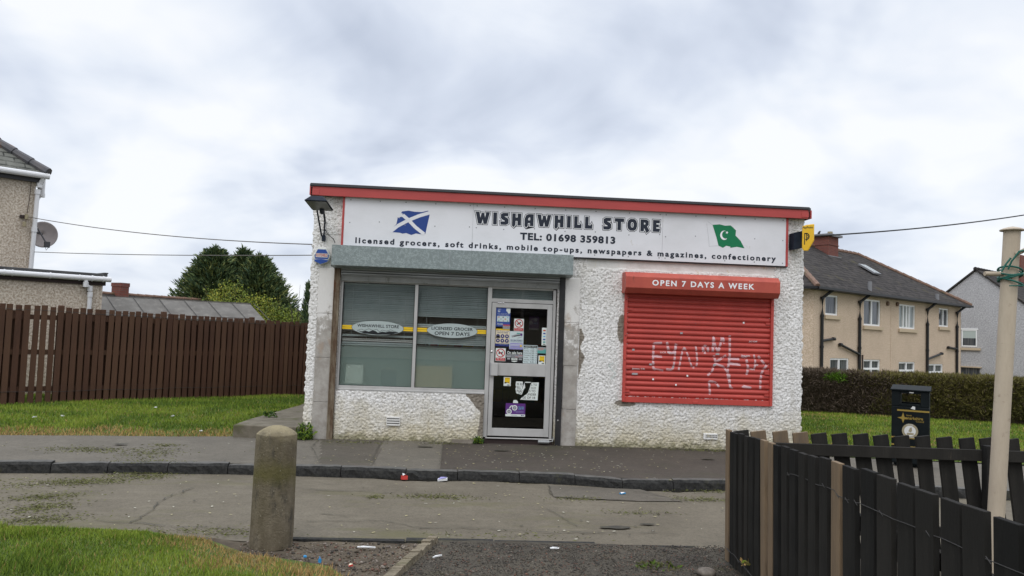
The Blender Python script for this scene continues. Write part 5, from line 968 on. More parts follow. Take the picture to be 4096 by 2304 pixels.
# grey gable house far right
gh = thing('house', 'pale grey rendered house with a plain gable end at the far right', 'house', (32.2, 32, -1.2), R(-54.4))
G2 = 1.2; q = MB(); gp_ = [(-3.2, 0), (3.3, 0), (3.3, 3.60 + G2), (.03, 6.22 + G2), (-3.2, 3.55 + G2)]; q.prism(gp_, 0, 9.0); q.build('wall', 'grey_render', gh, world=False)
q = MB()
for ex, ez in ((3.6, 3.40), (-3.5, 3.38)):
    v_ = [(.03, -.10, 6.24 + G2), (ex, -.10, ez + G2), (ex, 9.1, ez + G2), (.03, 9.1, 6.24 + G2)]; v_ = v_ + [(p[0], p[1], p[2] + .11) for p in v_]
    f_ = [(0, 3, 2, 1), (4, 5, 6, 7), (0, 1, 5, 4), (1, 2, 6, 5), (2, 3, 7, 6), (3, 0, 4, 7)]; q.add(v_, f_ if ex > 0 else [t[::-1] for t in f_])
ridge_row(q, (.03, -.1, 6.34 + G2), (.03, 9.1, 6.34 + G2), .11, .42)
q.build('roof', 'slate', gh, world=False)
q = MB(); x0, x1, z0, z1 = -.72, .10, 1.78 + G2, 2.77 + G2
q.box(x0 - .06, x1 + .06, -.03, .02, z1, z1 + .08); q.box(x0, x0 + .06, -.02, .04, z0, z1); q.box(x1 - .06, x1, -.02, .04, z0, z1); q.box(x0 + .06, x1 - .06, -.02, .04, z0, z0 + .07); q.box(x0 + .06, x1 - .06, -.02, .04, z1 - .06, z1); w_ = q.build('window', 'upvc', gh, world=False)
q = MB(); q.rect(x0 + .06, x1 - .06, z0 + .07, z0 + .5, -.005); q.build('pane', 'house_pane', w_, world=False); q = MB(); q.rect(x0 + .06, x1 - .06, z0 + .5, z1 - .06, -.006); q.build('roller_blind', 'blind_pane', w_, world=False)
q = MB(); q.box(x0 - .15, x1 + .2, -.1, .0, z0 - .2, z0 - .06); q.build('sill', 'stone_sill', w_, world=False)
q = MB(); q.box(-1.0, .35, -.12, .0, .57 + G2, .64 + G2); q.build('lintel', 'stone_sill', gh, world=False); q = MB(); q.rect(-.95, .25, -.2 + G2, .56 + G2, -.004); q.build('lower_pane', 'house_pane', gh, world=False)
q = MB(); q.box(-.45, .5, 6.0, 7.6, 5.6 + G2, 7.7 + G2); q.build('chimney', 'brick', gh, world=False)
# tall pebbledashed house on the left (same line as the fence)
FN = Vector((FD.y, -FD.x, 0))
th = thing('house', 'tall pebbledashed house corner with white gutters at the left edge', 'house', tuple(Vector((-5.41, 2.27, 0)) - FN * 3.5), FA)
q = MB(); q.box(-7, 1.08, 0, 7, -.2, 4.42); q.build('wall', 'pebbledash', th, world=False)
q = MB(); hip_roof(q, -7.2, 1.25, -.16, 7.2, 4.60, 7.5, 3.7); ro = q.build('roof', 'old_slate', th, world=False)
q = MB(); ridge_row(q, (1.25, -.16, 4.62), (-2.45, 3.52, 7.52), .10, .40); q.build('ridge_tiles', 'grey_ridge', ro, world=False)
q = MB(); q.box(-7.1, 1.2, -.10, -.02, 4.40, 4.52); q.box(1.09, 1.2, -.02, 7, 4.40, 4.52); q.build('fascia', 'dark_fascia', th, world=False)
q = MB(); q.tube([(-7.2, -.19, 4.54), (1.27, -.19, 4.54)], .062, 12); q.build('gutter', 'white_plastic', th, world=False)
pipe([(1.17, -.17, 4.5), (1.12, -.10, 4.34), (1.10, -.07, 4.2), (1.09, -.07, 3.4), (1.07, -.07, 2.0)], .045, 'downpipe', 'white_plastic', th)
q = MB(); q.tube([(1.08, .35, 4.05), (1.20, .35, 4.12), (1.27, .35, 4.2), (1.27, .35, 4.72)], .062, 12); q.tube([(1.27, .35, 4.72), (1.27, .35, 4.80)], .068, 12); q.tube([(1.27, .35, 4.16), (1.27, .35, 4.24)], .072, 12); q.build('flue', 'white_plastic', th, world=False)
q = MB(); q.box(.82, .96, -.06, 0, 3.62, 3.68); q.tube([(.93, -.09, 3.60), (.93, -.09, 3.70)], .035, 8, 1); q.tube([(.9, -.09, 3.44), (.9, -.09, 3.54)], .035, 8, 1); q.tube([(.98, -.03, 4.4), (.97, -.03, 4.0), (.94, -.03, 3.66)], .006, 5); q.build('cable_bracket', ['dark_brown', 'badge_tan'], th, world=False)
ds = thing('satellite_dish', 'grey oval satellite dish on the side of the tall pebbledashed house', 'satellite dish', tuple(Vector(th.location) + FD * 1.1 + FN * -.25 + Vector((0, 0, 3.35))), FA)
q = MB(); k0 = 0; n = 32
for rr_, dpt in ((.02, 0), (.12, .006), (.22, .022), (.30, .045), (.325, .056), (.33, .05)):
    for j in range(n): t = 2 * math.pi * j / n; q.v.append((.26 + rr_ * .92 * math.cos(t), .05 - dpt, .0 + rr_ * 1.02 * math.sin(t) * .82))
for i in range(5):
    for j in range(n): q.f.append((i * n + j, i * n + (j + 1) % n, (i + 1) * n + (j + 1) % n, (i + 1) * n + j)); q.m.append(0)
q.f.append(tuple(range(n))); q.m.append(0)
o = q.build('reflector', 'dish_grey', ds, world=False, smooth=True); o.rotation_euler = (R(6), 0, R(14)); o.modifiers.new('solid', 'SOLIDIFY').thickness = .008
q = MB(); q.tube([(.0, .0, .10), (.10, -.10, .10), (.16, -.22, -.05), (.24, -.30, -.22)], .016, 8); q.box(.20, .30, -.34, -.26, -.30, -.18); q.tube([(.22, -.3, -.3), (.24, -.3, -.36), (.28, -.3, -.30)], .006, 5); q.tube([(.0, .1, .05), (.2, .06, .02)], .02, 8); q.build('arm', 'dark_fascia', ds, world=False)
# flat roofed outhouse in front of it
oh = thing('outhouse', 'low pebbledashed flat roofed outhouse with white gutter behind the brown fence', 'outbuilding', tuple(Vector((-5.41, 2.27, 0)) - FN * 1.5), FA)
q = MB(); q.box(-6, 1.91, 0, 1.9, -.1, 2.28); q.build('wall', 'pebbledash', oh, world=False)
q = MB(); q.box(-6.1, 1.97, -.06, 1.95, 2.42, 2.475); q.box(1.90, 1.98, -.07, 1.95, 2.475, 2.50); q.build('roof', 'roof_felt', oh, world=False, bevel=.01)
q = MB(); q.box(-6, 1.95, -.04, .0, 2.24, 2.42); q.box(1.911, 1.95, -.0, 1.9, 2.24, 2.42); q.build('fascia', 'dark_brown', oh, world=False)
q = MB(); q.tube([(-6, -.10, 2.365), (2.02, -.10, 2.365)], .052, 12)
for x in (-1.2, -.3, .2, .33, .95, 1.45, 1.68, 1.88): q.tube([(x - .012, -.10, 2.365), (x + .012, -.10, 2.365)], .060, 12)
q.build('gutter', 'white_plastic', oh, world=False)
pipe([(1.57, -.10, 2.33), (1.57, -.10, 2.24), (1.66, -.06, 2.17), (1.67, -.06, 2.05), (1.67, -.06, .1)], .04, 'downpipe', 'white_plastic', oh)
# shed with grey felt roof
sd2 = Vector((.85, .52, 0)).normalized(); SA = math.atan2(sd2.y, sd2.x); sn = Vector((sd2.y, -sd2.x, 0))
sh = thing('shed', 'long shed with a low grey felt roof behind the brown fence', 'shed', tuple(Vector((-5.41, 2.27, 0)) - sn * 4.0), SA)
q = MB(); q.box(.5, 5.1, -.75, 1.0, 0, 1.72); q.build('wall', 'dark_brown', sh, world=False)
q = MB(); q.add([(.3, -.85, 1.66), (5.36, -.85, 1.66), (5.22, .0, 2.08), (.3, .0, 2.10), (5.22, .95, 1.62), (.3, .95, 1.64), (.3, -.85, 1.60), (5.36, -.85, 1.60)], [(0, 1, 2, 3), (3, 2, 4, 5), (6, 7, 1, 0), (7, 4, 2, 1)]); q.box(.3, 5.22, -.02, .02, 2.075, 2.10); q.build('roof', 'shed_felt', sh, world=False)
q = MB()
for i in range(9): x = .9 + i * .55; q.add([(x + .17, -.85, 1.667), (x + .19, -.85, 1.667), (x + .02, -.0, 2.097), (x, -.0, 2.097)], [(0, 1, 2, 3)])
q.box(5.21, 5.25, -.0, .01, 2.06, 2.10); q.build('felt_seam', 'felt_seam', sh, world=False)
# house behind: ridge and chimney
rh = thing('house', 'distant low roof with red ridge tiles and a square brick chimney stack', 'house', (-8.6, 14.0, 0), R(60))
q = MB(); q.add([(-3, -3.2, .9), (-3, 3.2, .9), (-3, 0, 2.36), (8, -3.2, .9), (8, 3.2, .9), (8, 0, 2.36)], [(0, 3, 5, 2), (1, 2, 5, 4), (0, 2, 1), (3, 4, 5)]); ro = q.build('roof', 'slate', rh, world=False)
q = MB(); q.box(-2.9, 7.9, -2.9, 2.9, 0, 1.05); q.build('wall', 'grey_render', rh, world=False)
q = MB(); ridge_row(q, (-3, 0, 2.36), (8, 0, 2.36), .06, .3); q.build('ridge_tiles', 'ridge_tile', ro, world=False)
q = MB(); q.box(-.19, .11, -.32, .10, 2.0, 2.72); q.box(-.205, .125, -.335, .115, 2.60, 2.72); q.build('chimney', 'brick', ro, world=False)
# bungalow and lamp behind the viewer, mirrored in the shop glass
rb = thing('house', 'bungalow with a twin pot chimney reflected in the right shop window pane', 'house', (3.5, -36, -.2))
q = MB(); q.box(-12, 12, -8, 0, 0, 2.9); q.build('wall', 'pebbledash', rb, world=False); q = MB(); hip_roof(q, -12.4, 12.4, -8.4, .4, 2.9, 5.6, 4); ro = q.build('roof', 'slate', rb, world=False)
q = MB(); q.box(-2.2, -1.0, -4.5, -3.6, 5, 6.7); q.tube([(-1.9, -4, 6.7), (-1.9, -4, 7.2)], .15, 10); q.tube([(-1.35, -4, 6.7), (-1.35, -4, 7.2)], .15, 10); q.build('chimney', 'brick', ro, world=False)
sl_ = thing('street_lamp', 'street lamp reflected beside the chimney in the right shop window pane', 'street lamp', (5.2, -26, -.2)); q = MB(); q.tube([(0, 0, 0), (0, 0, 5.4), (.15, 0, 5.6)], .06, 8); q.build('column', 'dish_grey', sl_, world=False); q = MB(); q.box(.1, .7, -.1, .1, 5.55, 5.68); q.build('lantern', 'dish_grey', sl_, world=False)

# ------------------------------------------------------------------ cables
def sag(a, b, s, n=24): a = Vector(a); b = Vector(b); return [tuple(a.lerp(b, i / n) - Vector((0, 0, 4 * s * (i / n) * (1 - i / n)))) for i in range(n + 1)]
tl = Vector(th.location)
A1 = tl + FD * .96 + FN * .09 + Vector((0, 0, 3.65)); A2 = tl + FD * 1.10 + FN * .05 + Vector((0, 0, 2.93))
q = MB(); q.tube(sag(A1, (-.0, .6, 2.83), .10), .0085, 6); solo(q, 'cable', 'cable_grey', 'upper overhead cable sagging from the tall house to the shop wall', 'cable', tuple(A1))
q = MB(); q.tube(sag(A2, (-.0, .6, 2.67), .03), .0075, 6); solo(q, 'cable', 'cable_grey', 'lower overhead cable running level to the shop wall', 'cable', tuple(A2))
q = MB(); q.tube(sag((7.29, .25, 3.235), (15.6, 4.6, 4.85), .10), .013, 6); solo(q, 'cable', 'cable_black', 'black overhead cable rising to the right from the end of the shop', 'cable', (7.3, .25, 3.235))

# ------------------------------------------------------------------ trees, hedge, grass
def leafquads(P, D, ln, wd, jit, mats_n, midx):
    """one tapered quad per point P along direction D"""
    n = len(P); D = D + rng.normal(0, jit, (n, 3)); D /= np.linalg.norm(D, axis=1)[:, None]; U = rng.normal(0, 1, (n, 3)); Sd = np.cross(D, U); Sd /= np.linalg.norm(Sd, axis=1)[:, None] + 1e-9
    L_ = (ln * rng.uniform(.6, 1.4, n))[:, None]; W_ = (wd * rng.uniform(.6, 1.4, n))[:, None]
    V = np.stack([P, P + D * L_ * .5 + Sd * W_, P + D * L_, P + D * L_ * .5 - Sd * W_], 1).reshape(-1, 3); return V, np.arange(n * 4).reshape(n, 4)
def conifer(loc, h, r, n_br, label, prof, skirts=.0, seed=1):
    global rng
    rng = np.random.default_rng(seed); t = thing('conifer', label, 'tree', loc, 0, 'conifers behind the shed')
    q = MB(); q.tube([(0, 0, 0), (.02, 0, h * .5), (0, 0, h * .97)], [.16, .09, .01], 8); q.build('trunk', 'bark', t, world=False)
    P = []; D = []; M_ = []
    for i in range(n_br):
        z = h * (1 - rng.random() ** .75) * .97 + .0; z = max(.05, h * rng.random() ** .95 * 1.0 - .12); R_ = r * prof(z / h) * rng.uniform(.75, 1.12); a = rng.uniform(0, 2 * math.pi)
        up = rng.uniform(.18, .5); ln_ = max(R_, .12); m = int(34 * (.35 + ln_ / r)); s = rng.uniform(.25, 1, m) ** .7
        base = np.stack([np.cos(a) * ln_ * s, np.sin(a) * ln_ * s, z + ln_ * up * s ** 1.4 - .12 * s], 1) + rng.normal(0, .045 + .05 * (1 - s)[:, None], (m, 3))
        P.append(base); D.append(np.tile([np.cos(a), np.sin(a), .75], (m, 1))); v = rng.random(m) + s * .45 + .25 * math.sin(i * 1.7); M_.append(np.where(v > 1.25, 2, np.where(v > .72, 1, 0)))
    m = 90; z = h * (1 - .16 * rng.random(m) ** 1.3); P.append(np.stack([rng.normal(0, .02 + .10 * (h - z) / h, m), rng.normal(0, .02, m), z], 1)); D.append(np.tile([0, 0, 1.2], (m, 1)) + rng.normal(0, .5, (m, 3))); M_.append(rng.integers(0, 2, m))
    P = np.concatenate(P); D = np.concatenate(D); M_ = np.concatenate(M_); V, F = leafquads(P, D, .19, .026, .35, 3, None)
    soup('crown', V, F, ['conifer_dark', 'conifer_mid', 'conifer_tip'], M_, t)
    return t
pr1 = lambda t: max(.035, (1 - t) ** .72)
conifer((-6.92, 18, 0), 4.35, 2.2, 1400, 'big dark conifer with a pointed top, left of the pair behind the shed', pr1, seed=3)
conifer((-5.38, 18.2, 0), 4.15, 2.1, 1250, 'dark conifer with a thin leader, right of the pair behind the shed', pr1, seed=5)
conifer((-6.08, 18.6, 0), 4.4, 1.9, 800, 'conifer with a thin pale top between the two dark conifers', lambda t: max(.03, (1 - t) ** .8), seed=9)
def shrub(loc, h, r, n, label, mats, seed, flat=1.0, leaf=.075):
    global rng
    rng = np.random.default_rng(seed); t = thing('shrub', label, 'shrub', loc, 0, None); q = MB()
    for i in range(9):
        a = rng.uniform(0, 6.28); q.tube([(0, 0, 0), (math.cos(a) * r * .3, math.sin(a) * r * .3, h * .5), (math.cos(a) * r * .75, math.sin(a) * r * .75, h * rng.uniform(.75, 1))], [.03, .018, .005], 5)
    q.build('stems', 'bark', t, world=False)
    cl = int(n / 26); C_ = rng.normal(0, 1, (cl, 3)); C_ /= np.linalg.norm(C_, axis=1)[:, None]; C_ *= (rng.random(cl) ** .4)[:, None]; C_ = C_ * np.array([r, r, h * .5]) + np.array([0, 0, h * .52])
    P = np.repeat(C_, 26, 0) + rng.normal(0, .11, (cl * 26, 3)); tone = np.repeat(rng.random(cl), 26) + rng.normal(0, .25, cl * 26); M_ = np.clip((tone * 3).astype(int), 0, 2)
    V, F = leafquads(P, rng.normal(0, 1, P.shape) + np.array([0, 0, .6]), leaf, .022, .3, 3, None); soup('foliage', V, F, mats, M_, t); return t
YS = ['shrub_dark', 'shrub_green', 'shrub_yellow']
shrub((-5.55, 15.0, 0), 2.82, 1.1, 9500, 'yellow green shrub in front of the conifers, nearest the shed', YS, 21)
shrub((-4.6, 15.4, 0), 2.5, 1.0, 8500, 'yellow green shrub between the conifers and the thin dark evergreen', YS, 22)
shrub((-3.75, 15.2, 0), 2.2, .9, 6000, 'low green shrub at the end of the shed roof', ['shrub_dark', 'shrub_dark', 'shrub_green'], 23)
shrub((-3.0, 15.0, 0), 1.95, .6, 1500, 'sparse twiggy shrub beside the thin dark evergreen', ['shrub_dark', 'hedge_twig', 'shrub_green'], 24)
rng = np.random.default_rng(31)
t = thing('evergreen', 'thin dark evergreen close against the left edge of the shop', 'tree', (-1.72, 9, 0)); q = MB(); q.tube([(0, 0, 0), (0, 0, 2.5)], [.05, .01], 6); q.build('trunk', 'bark', t, world=False)
n = 2600; z = 2.65 * rng.random(n) ** .9; a = rng.uniform(0, 6.28, n); rr_ = .26 * (1 - z / 2.75) ** .5 * rng.random(n) ** .5; P = np.stack([np.cos(a) * rr_, np.sin(a) * rr_, z], 1)
V, F = leafquads(P, np.stack([np.cos(a) * .3, np.sin(a) * .3, np.ones(n)], 1), .12, .018, .3, 2, None); soup('crown', V, F, ['conifer_dark', 'conifer_mid'], rng.integers(0, 2, n), t)
q = MB()
for i in range(7): a = random.uniform(0, 6.28); q.tube([(0, 0, 0), (.1 * math.cos(a), .1 * math.sin(a), 1.5), (.28 * math.cos(a), .28 * math.sin(a), random.uniform(2.1, 2.7))], [.015, .008, .003], 5)
solo(q, 'bare_sapling', 'bark', 'bare thin twigs rising left of the dark evergreen', 'sapling').location = (-2.25, 10.2, 0)
# clipped hedge
hg = thing('hedge', 'long clipped hedge, brown and twiggy at its left end, before the beige house', 'hedge', (8.9, 7.15, -.02), math.atan2(-.36, .93))
q = MB(); q.box(0, 14, .14, .85, .03, .86); q.build('core', 'hedge_brown', hg, world=False)
rng = np.random.default_rng(41); n = 80000; X = rng.uniform(0, 12, n); s = rng.random(n); top_f = rng.random(n) < .40
Zt = .97 + .05 * (vnoise(X * 1.3, X * 0, 3) - .5) + .04 * (vnoise(X * 5, X * 0, 4) - .5)
Yl = np.where(top_f, rng.uniform(0, .9, n), rng.uniform(-.02, .16, n) + .10 * (vnoise(X * 2.2, s * 3, 5) - .5)); Zl = np.where(top_f, Zt - rng.random(n) ** 2 * .14, .10 + (Zt - .12) * s)
P = np.stack([X, Yl, Zl], 1); D = np.where(top_f[:, None], np.array([0, 0, 1.0]), np.array([0, -1, .55])) + rng.normal(0, .5, (n, 3))
gr_ = vnoise(X * .8, Zl * 2.4, 7) * .5 + vnoise(X * 3.5, Zl * 5, 8) * .5; left = np.clip((3.9 + 1.6 * (vnoise(Zl * 3, X * 1.2, 2) - .5) - X) / 1.4, 0, 1); rightb = np.clip((X - 5.8) / 2.5, 0, .8)
u_ = rng.random(n); M_ = np.where(gr_ + .30 * (Zl > .55) + rng.normal(0, .14, n) > .58, 1, 0); M_ = np.where(u_ < .18, 2, M_); M_ = np.where(rng.random(n) < left, np.where(u_ < .45, 3, 2), M_); M_ = np.where((rng.random(n) < rightb * .75) & (M_ != 3), np.where(u_ < .5, 2, 0), M_)
M_ = np.where(((X - 2.25) / .30) ** 2 + ((Zl - .84) / .10) ** 2 < 1 - .6 * rng.random(n), 4, M_)
V, F = leafquads(P, D, .11, .008, .6, 5, None); soup('foliage', V, F, ['hedge_green', 'hedge_olive', 'hedge_brown', 'hedge_twig', 'hedge_bright'], M_, hg)
q = MB()
for i in range(130):
    x = random.uniform(0, 12); y = random.uniform(.0, .2); q.tube([(x, y + .15, -.05), (x + random.uniform(-.1, .1), y + .05, .25), (x + random.uniform(-.3, .3), y - .05, random.uniform(.5, .85))], [.012, .009, .004], 5)
q.build('stems', 'hedge_twig', hg, world=False)
# grass
def grass(name, P, h, w, mi, label):
    n = len(P); a = rng.uniform(0, 6.28, n); ln_ = rng.normal(0, .35, (n, 2)); hh = h * rng.uniform(.5, 1.25, n)
    d = np.stack([np.cos(a) * w, np.sin(a) * w, np.zeros(n)], 1); tip = P + np.stack([ln_[:, 0] * hh, ln_[:, 1] * hh, hh], 1)
    V = np.stack([P - d, P + d, tip], 1).reshape(-1, 3); o = soup(name, V, np.arange(n * 3).reshape(n, 3), ['blade_green', 'blade_light', 'blade_dark', 'blade_straw', 'blade_brown'], mi); o['kind'] = 'stuff'; o['label'] = label; o['category'] = 'grass'; return o
def tone(X, Y, straw, seed):
    n = len(X); v = vnoise(X * 2.1, Y * 2.1, seed) * .6 + rng.random(n) * .4; m = np.where(v > .6, 1, np.where(v < .34, 2, 0)); u_ = rng.random(n); return np.where(u_ < straw, np.where(rng.random(n) < .6, 3, 4), m)
rng = np.random.default_rng(51); n = 120000
X = rng.uniform(-3.2, 2.0, n); Y = -4.6 - rng.random(n) ** 1.2 * 3.0; vbx = interp(VB, X); e_ = vbx - Y; ok = (e_ > 0 + .05 * vnoise(X * 6, Y * 6, 3)); X, Y, e_ = X[ok], Y[ok], e_[ok]
dead = np.clip(1 - e_ / (.42 + .45 * vnoise(X * 3, Y * 3, 6)), 0, 1) ** .6 * np.clip((X + .2) / .4, 0, 1) * .97 + .04 + .25 * (vnoise(X * 1.4, Y * 1.4, 12) > .72)
keep = rng.random(len(X)) > .35 * dead; X, Y, dead = X[keep], Y[keep], dead[keep]
Z = -.105 + .03 * (vnoise(X * 1.7, Y * 1.7, 2) - .4) - .03 * np.clip((Y + 5) * 2, 0, 1); hgt_ = .024 + .022 * vnoise(X * 4, Y * 4, 5) ** 2 + .030 * (vnoise(X * 2.6, Y * 2.6, 15) > .7)
grass('verge_grass', np.stack([X, Y, Z], 1), hgt_, .0032, tone(X, Y, dead, 1), 'short green grass of the near verge, straw coloured round the bollard')
n = 90000; X = rng.uniform(-8, -.02, n); Y = -.5 + rng.random(n) ** 1.15 * 6.0; bk = interp(BACK, X); ok = (Y > bk - .03) & ~((X > -.97 - .0 + .12 * np.clip(Y, 0, 3)) & (Y > -.15)); X, Y, bk = X[ok], Y[ok], bk[ok]
dead = np.clip(1 - (Y - bk) / (.25 + .35 * vnoise(X * 2.5, Y * 0, 6)), 0, 1) ** .6 * .95 + .03; dead = np.maximum(dead, np.clip(1 - np.abs(X + .97 - .12 * np.clip(Y, 0, 3)) / .18, 0, 1) * .7)
grass('lawn_grass', np.stack([X, Y, lz(X, Y)], 1), .045, .006, tone(X, Y, dead, 2), 'short green grass of the left lawn before the brown fence')
n = 70000; X = rng.uniform(7.3, 16, n); Y = -.9 + rng.random(n) * 8.0; ok = Y > np.array([RB(x) for x in X]); X, Y = X[ok], Y[ok]
st = .05 + .5 * np.clip((vnoise(X * .5, Y * 2.6 + X * .9, 14) - .68) * 5, 0, 1); grass('park_grass', np.stack([X, Y, rz_(X, Y)], 1), .05, .008, tone(X, Y, st, 3), 'mown green grass with pale streaks in front of the hedge')
# weeds, clippings, moss, flecks, stones
rng = np.random.default_rng(61)
def tuft(name, loc, r, h, n, mats, label, cat, leaf=.05):
    a = rng.uniform(0, 6.28, n); rr_ = r * rng.random(n) ** .5; P = np.stack([np.cos(a) * rr_, np.sin(a) * rr_ * .7, h * rng.random(n) ** 1.1 * (1 - (rr_ / r) ** 2 * .6)], 1); V, F = leafquads(P, rng.normal(0, 1, (n, 3)) + np.array([0, 0, .8]), leaf, leaf * .25, .3, 2, None); o = soup(name, V, F, mats, rng.integers(0, len(mats), n)); o.location = loc; return tag(o, label, cat)
tuft('weed', (.05, -.12, 0), .13, .24, 420, ['weed', 'blade_dark', 'blade_green'], 'dark leafy weed growing at the left foot of the shop wall', 'weed')
tuft('weed', (2.50, -.06, .0), .08, .08, 120, ['blade_green', 'weed'], 'small grass tuft at the wall foot left of the door', 'weed')
tuft('weed', (-.70, 1.0, .17), .10, .10, 90, ['weed', 'blade_dark'], 'small weed growing on the concrete slab', 'weed')
tuft('weed', (4.235, -5.84, .02), .03, .05, 22, ['blade_light', 'blade_straw', 'hedge_olive'], 'pale sprig caught on the low wire of the near fence', 'weed', .03)
tuft('weed', (3.72, -5.42, -.125), .16, .025, 130, ['blade_dark', 'moss', 'clip_a'], 'green tuft growing through the gravel beside the fence corner', 'weed', .035)
tuft('weed', (4.62, -4.9, -.11), .16, .10, 180, ['blade_green', 'blade_straw'], 'weedy tuft at the road edge behind the fence corner', 'weed')
P = [];
for cx, cy_, rx, ry, n in ((-1.74, -2.70, .55, .10, 900), (-1.75, -3.45, .35, .10, 500), (-1.55, -3.9, .30, .12, 600), (-1.3, -4.3, .3, .1, 400), (-2.3, -1.35, .55, .10, 600), (-1.5, -1.45, .35, .22, 500), (-1.3, -2.1, .45, .08, 700), (-1.55, -.9, .2, .06, 160), (-1.3, -2.35, .35, .06, 400), (2.0, -3.05, .5, .06, 420), (1.35, -3.15, .08, .03, 100), (3.5, -3.0, .3, .05, 200), (4.0, -3.6, .4, .05, 150), (4.9, -2.9, .4, .06, 300), (-2.4, -3.0, .5, .2, 250), (-1.9, -4.55, .8, .08, 500), (.2, -4.6, .6, .08, 400), (2.6, -4.55, .8, .06, 140), (5.2, -2.42, .5, .05, 260), (.9, -.25, .5, .06, 200), (5.8, -.12, 1.0, .05, 500), (2.0, -.15, .3, .05, 120), (-.2, -1.05, .25, .06, 120)):
    n = int(n * 1.15); x = cx + rng.normal(0, rx * .5, n); y = cy_ + rng.normal(0, ry * 1.1, n) + (.30 * (x - cx) if cx < -1 and cy_ < -2.5 else 0); kx = interp(KERB, x); z = np.where(y > kx + .02, .002 + PAVZ * np.clip(-y / 2, 0, 1), ROADZ + .008); P.append(np.stack([x, y, z], 1))
P = np.concatenate(P); n = len(P); V, F = leafquads(P, np.stack([rng.normal(0, 1, n), rng.normal(0, 1, n), rng.uniform(.0, .25, n)], 1), .035, .0032, .1, 3, None)
o = soup('grass_clippings', V, F, ['clip_a', 'moss', 'clip_b'], rng.integers(0, 3, n)); o['kind'] = 'stuff'; o['label'] = 'dull green grass clippings strewn over the road and kerb'; o['category'] = 'clippings'
n = 1150; X = rng.uniform(-4, 6, n); Y = np.where(rng.random(n) < .55, rng.uniform(-2.0, -.1, n), rng.uniform(-4.7, -2.2, n)); w_ = np.where(Y > -2, np.clip((X + .5) / 3, .12, 1) * np.clip((6 - X) / 2, .2, 1), .30 + .25 * (X > 2)); ok = rng.random(n) < w_; X, Y = X[ok], Y[ok]; n = len(X)
kx = interp(KERB, X); Z = np.where(Y > kx, PAVZ + .03 * np.clip((Y + 2) / 2, 0, 1) + .008, ROADZ + .012); a = rng.uniform(0, 3.14, n); L_ = rng.uniform(.006, .022, n); W_ = rng.uniform(.004, .011, n); dx_ = np.stack([np.cos(a) * L_, np.sin(a) * L_, 0 * a], 1); dy_ = np.stack([-np.sin(a) * W_, np.cos(a) * W_, 0 * a], 1); C_ = np.stack([X, Y, Z], 1)
V = np.stack([C_ - dx_ - dy_ * .4, C_ - dy_, C_ + dx_ - dy_ * .3, C_ + dx_ * .8 + dy_, C_ - dx_ * .6 + dy_], 1).reshape(-1, 3); o = soup('fallen_flecks', V, np.arange(n * 5).reshape(n, 5), ['fleck', 'fleck_pale', 'stone_dark'], rng.choice(3, n, p=[.5, .35, .15])); o['kind'] = 'stuff'; o['label'] = 'pale leaf and paper flecks scattered over pavement and road'; o['category'] = 'debris'
def stones(name, X, Y, Z, s, mats, label):
    n = len(X); O = np.array([[1, 0, 0], [-1, 0, 0], [0, 1, 0], [0, -1, 0], [0, 0, .7], [0, 0, -.7]]); Fo = np.array([[0, 2, 4], [2, 1, 4], [1, 3, 4], [3, 0, 4], [2, 0, 5], [1, 2, 5], [3, 1, 5], [0, 3, 5]])
    sc_ = s[:, None] * rng.uniform(.6, 1.3, (n, 3)); th_ = rng.uniform(0, 6.28, n); V = O[None] * sc_[:, None, :] * rng.uniform(.75, 1.2, (n, 6, 1)); c, s_ = np.cos(th_)[:, None], np.sin(th_)[:, None]; V = np.stack([V[..., 0] * c - V[..., 1] * s_, V[..., 0] * s_ + V[..., 1] * c, V[..., 2]], -1) + np.stack([X, Y, Z], 1)[:, None, :]
    F = (Fo[None] + (np.arange(n) * 6)[:, None, None]).reshape(-1, 3); o = soup(name, V.reshape(-1, 3), F, mats, np.repeat(rng.integers(0, len(mats), n), 8)); o['kind'] = 'stuff'; o['label'] = label; o['category'] = 'stones'; return o
n = 12000; X = rng.uniform(1.7, 4.4, n); Y = -4.83 - rng.random(n) * 1.6; ok = X > np.array([edx(y) for y in Y]) + .05; X, Y = X[ok], Y[ok]
sz_ = np.where(rng.random(len(X)) < .03, .013, .0065); stones('path_gravel', X, Y, -.128 + .012 * vnoise(X * 9, Y * 9, 1) + .01 * np.maximum(0, X - 3.6) + sz_ * .25, sz_, ['stone_dark', 'stone_dark', 'stone_dark', 'stone_dark', 'dirt', 'stone_dark', 'stone_grey', 'stone_dark', 'gravel_path', 'stone_red', 'gravel_path'], 'dark fine gravel covering the near path')
n = 2200; X = rng.uniform(.5, 1.95, n); Y = -4.87 - rng.random(n) * 1.2; ok = (Y > interp(VB, X) - .12) & (X < np.array([edx(y) for y in Y]) - .05); X, Y = X[ok], Y[ok]
sz_ = np.where(rng.random(len(X)) < .08, .018, .008); stones('dirt_stones', X, Y, -.147 + .022 * (vnoise(X * 6, Y * 6, 8) - .5) + .01 * vnoise(X * 19, Y * 19, 6) + sz_ * .3, sz_, ['stone_dark', 'stone_grey', 'dirt', 'stone_red', 'stone_pale', 'dirt'], 'small stones and clods on the bare dirt beside the bollard')
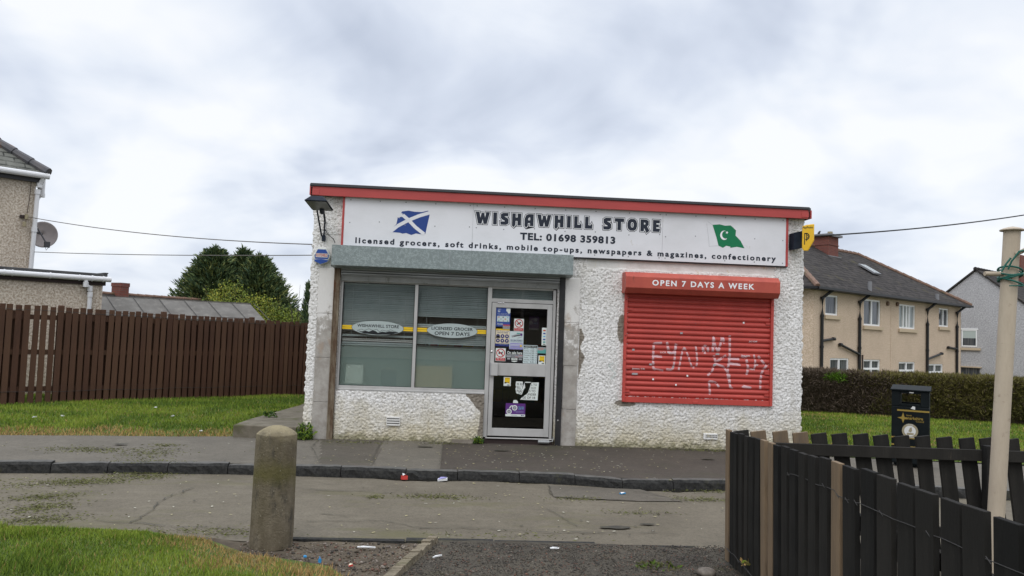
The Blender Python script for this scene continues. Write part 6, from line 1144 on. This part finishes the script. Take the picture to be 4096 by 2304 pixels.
# litter
def scrap(name, label, loc, sx, sy, sz, mats, rz=0, cat='litter'):
    q = MB(); q.box(-sx, sx, -sy, sy, 0, sz * .6); q.add([(-sx, -sy, sz * .61), (sx * .7, -sy * .6, sz * .9), (sx, sy, sz * .7), (-sx * .4, sy, sz)], [(0, 1, 2), (0, 2, 3)], len(mats) - 1); o = solo(q, name, mats, label, cat); o.location = loc; o.rotation_euler = (R(random.uniform(-8, 8)), R(random.uniform(-8, 8)), rz); return o
KL = ROADZ + .015
scrap('crisp_packet', 'crumpled red and white packet in the gutter below the kerb', (1.60, -2.21, KL), .032, .025, .075, ['litter_red', 'litter_white'], .5); scrap('carton', 'flattened white and blue carton in the gutter right of the red packet', (2.04, -2.20, KL), .055, .03, .035, ['litter_white', 'ink_lilac'], -.1)
scrap('wrapper', 'purple wrapper beside the weed at the wall foot', (-.10, -.20, .0), .05, .03, .04, ['litter_purple', 'litter_white'], .3); scrap('wrapper', 'bright blue scrap standing on the dirt right of the bollard', (1.21, -5.45, -.12), .008, .012, .045, ['litter_blue'], .5); scrap('wrapper', 'small blue scrap nearest the foot of the bollard', (1.08, -5.32, -.12), .012, .01, .012, ['litter_blue'], .2)
scrap('bottle_top', 'pinkish red scrap on the dirt at the grass edge', (1.445, -5.52, -.12), .015, .012, .016, ['litter_red', 'ink_cream'], .2); scrap('lolly_stick', 'pale stick lying on the dirt by the road edge', (1.50, -5.04, -.12), .07, .006, .012, ['litter_white'], .1); scrap('cigarette_end', 'white cigarette end on the gravel path beside the edging', (2.06, -5.27, -.115), .04, .005, .012, ['litter_white'], .6); scrap('paper_scrap', 'white paper scrap lying on the gravel path', (2.99, -4.99, -.115), .035, .015, .012, ['litter_white'], 0)
scrap('paper_scrap', 'small blue paper scrap on the road before the fence corner', (4.03, -2.72, KL), .03, .02, .015, ['litter_blue', 'litter_white'], .4)
for x, y, l in ((-4.15, .93, 'farthest left white scrap on the left lawn'), (-3.85, 1.14, 'folded white scrap second from the left on the lawn'), (-2.9, 2.3, 'white scrap on the lawn closest to the brown fence'), (-2.28, 1.36, 'pale scrap on the middle of the left lawn'), (-1.45, .15, 'white scrap at the lawn edge by the concrete slab')):
    scrap('paper_scrap', l, (x, y, float(lz(np.array(x), np.array(y))) + .02), .026, .018, .018, ['litter_white'], random.uniform(0, 3))
q = MB(); q.lathe([(.05, 0), (.07, .02), (.06, .045), (.02, .06)], n=14, wob=.06); o = solo(q, 'stone', 'stone_grey', 'large rounded stone on the path at the foot of the near fence', 'stone', smooth=True); o.location = (4.03, -5.62, -.12)
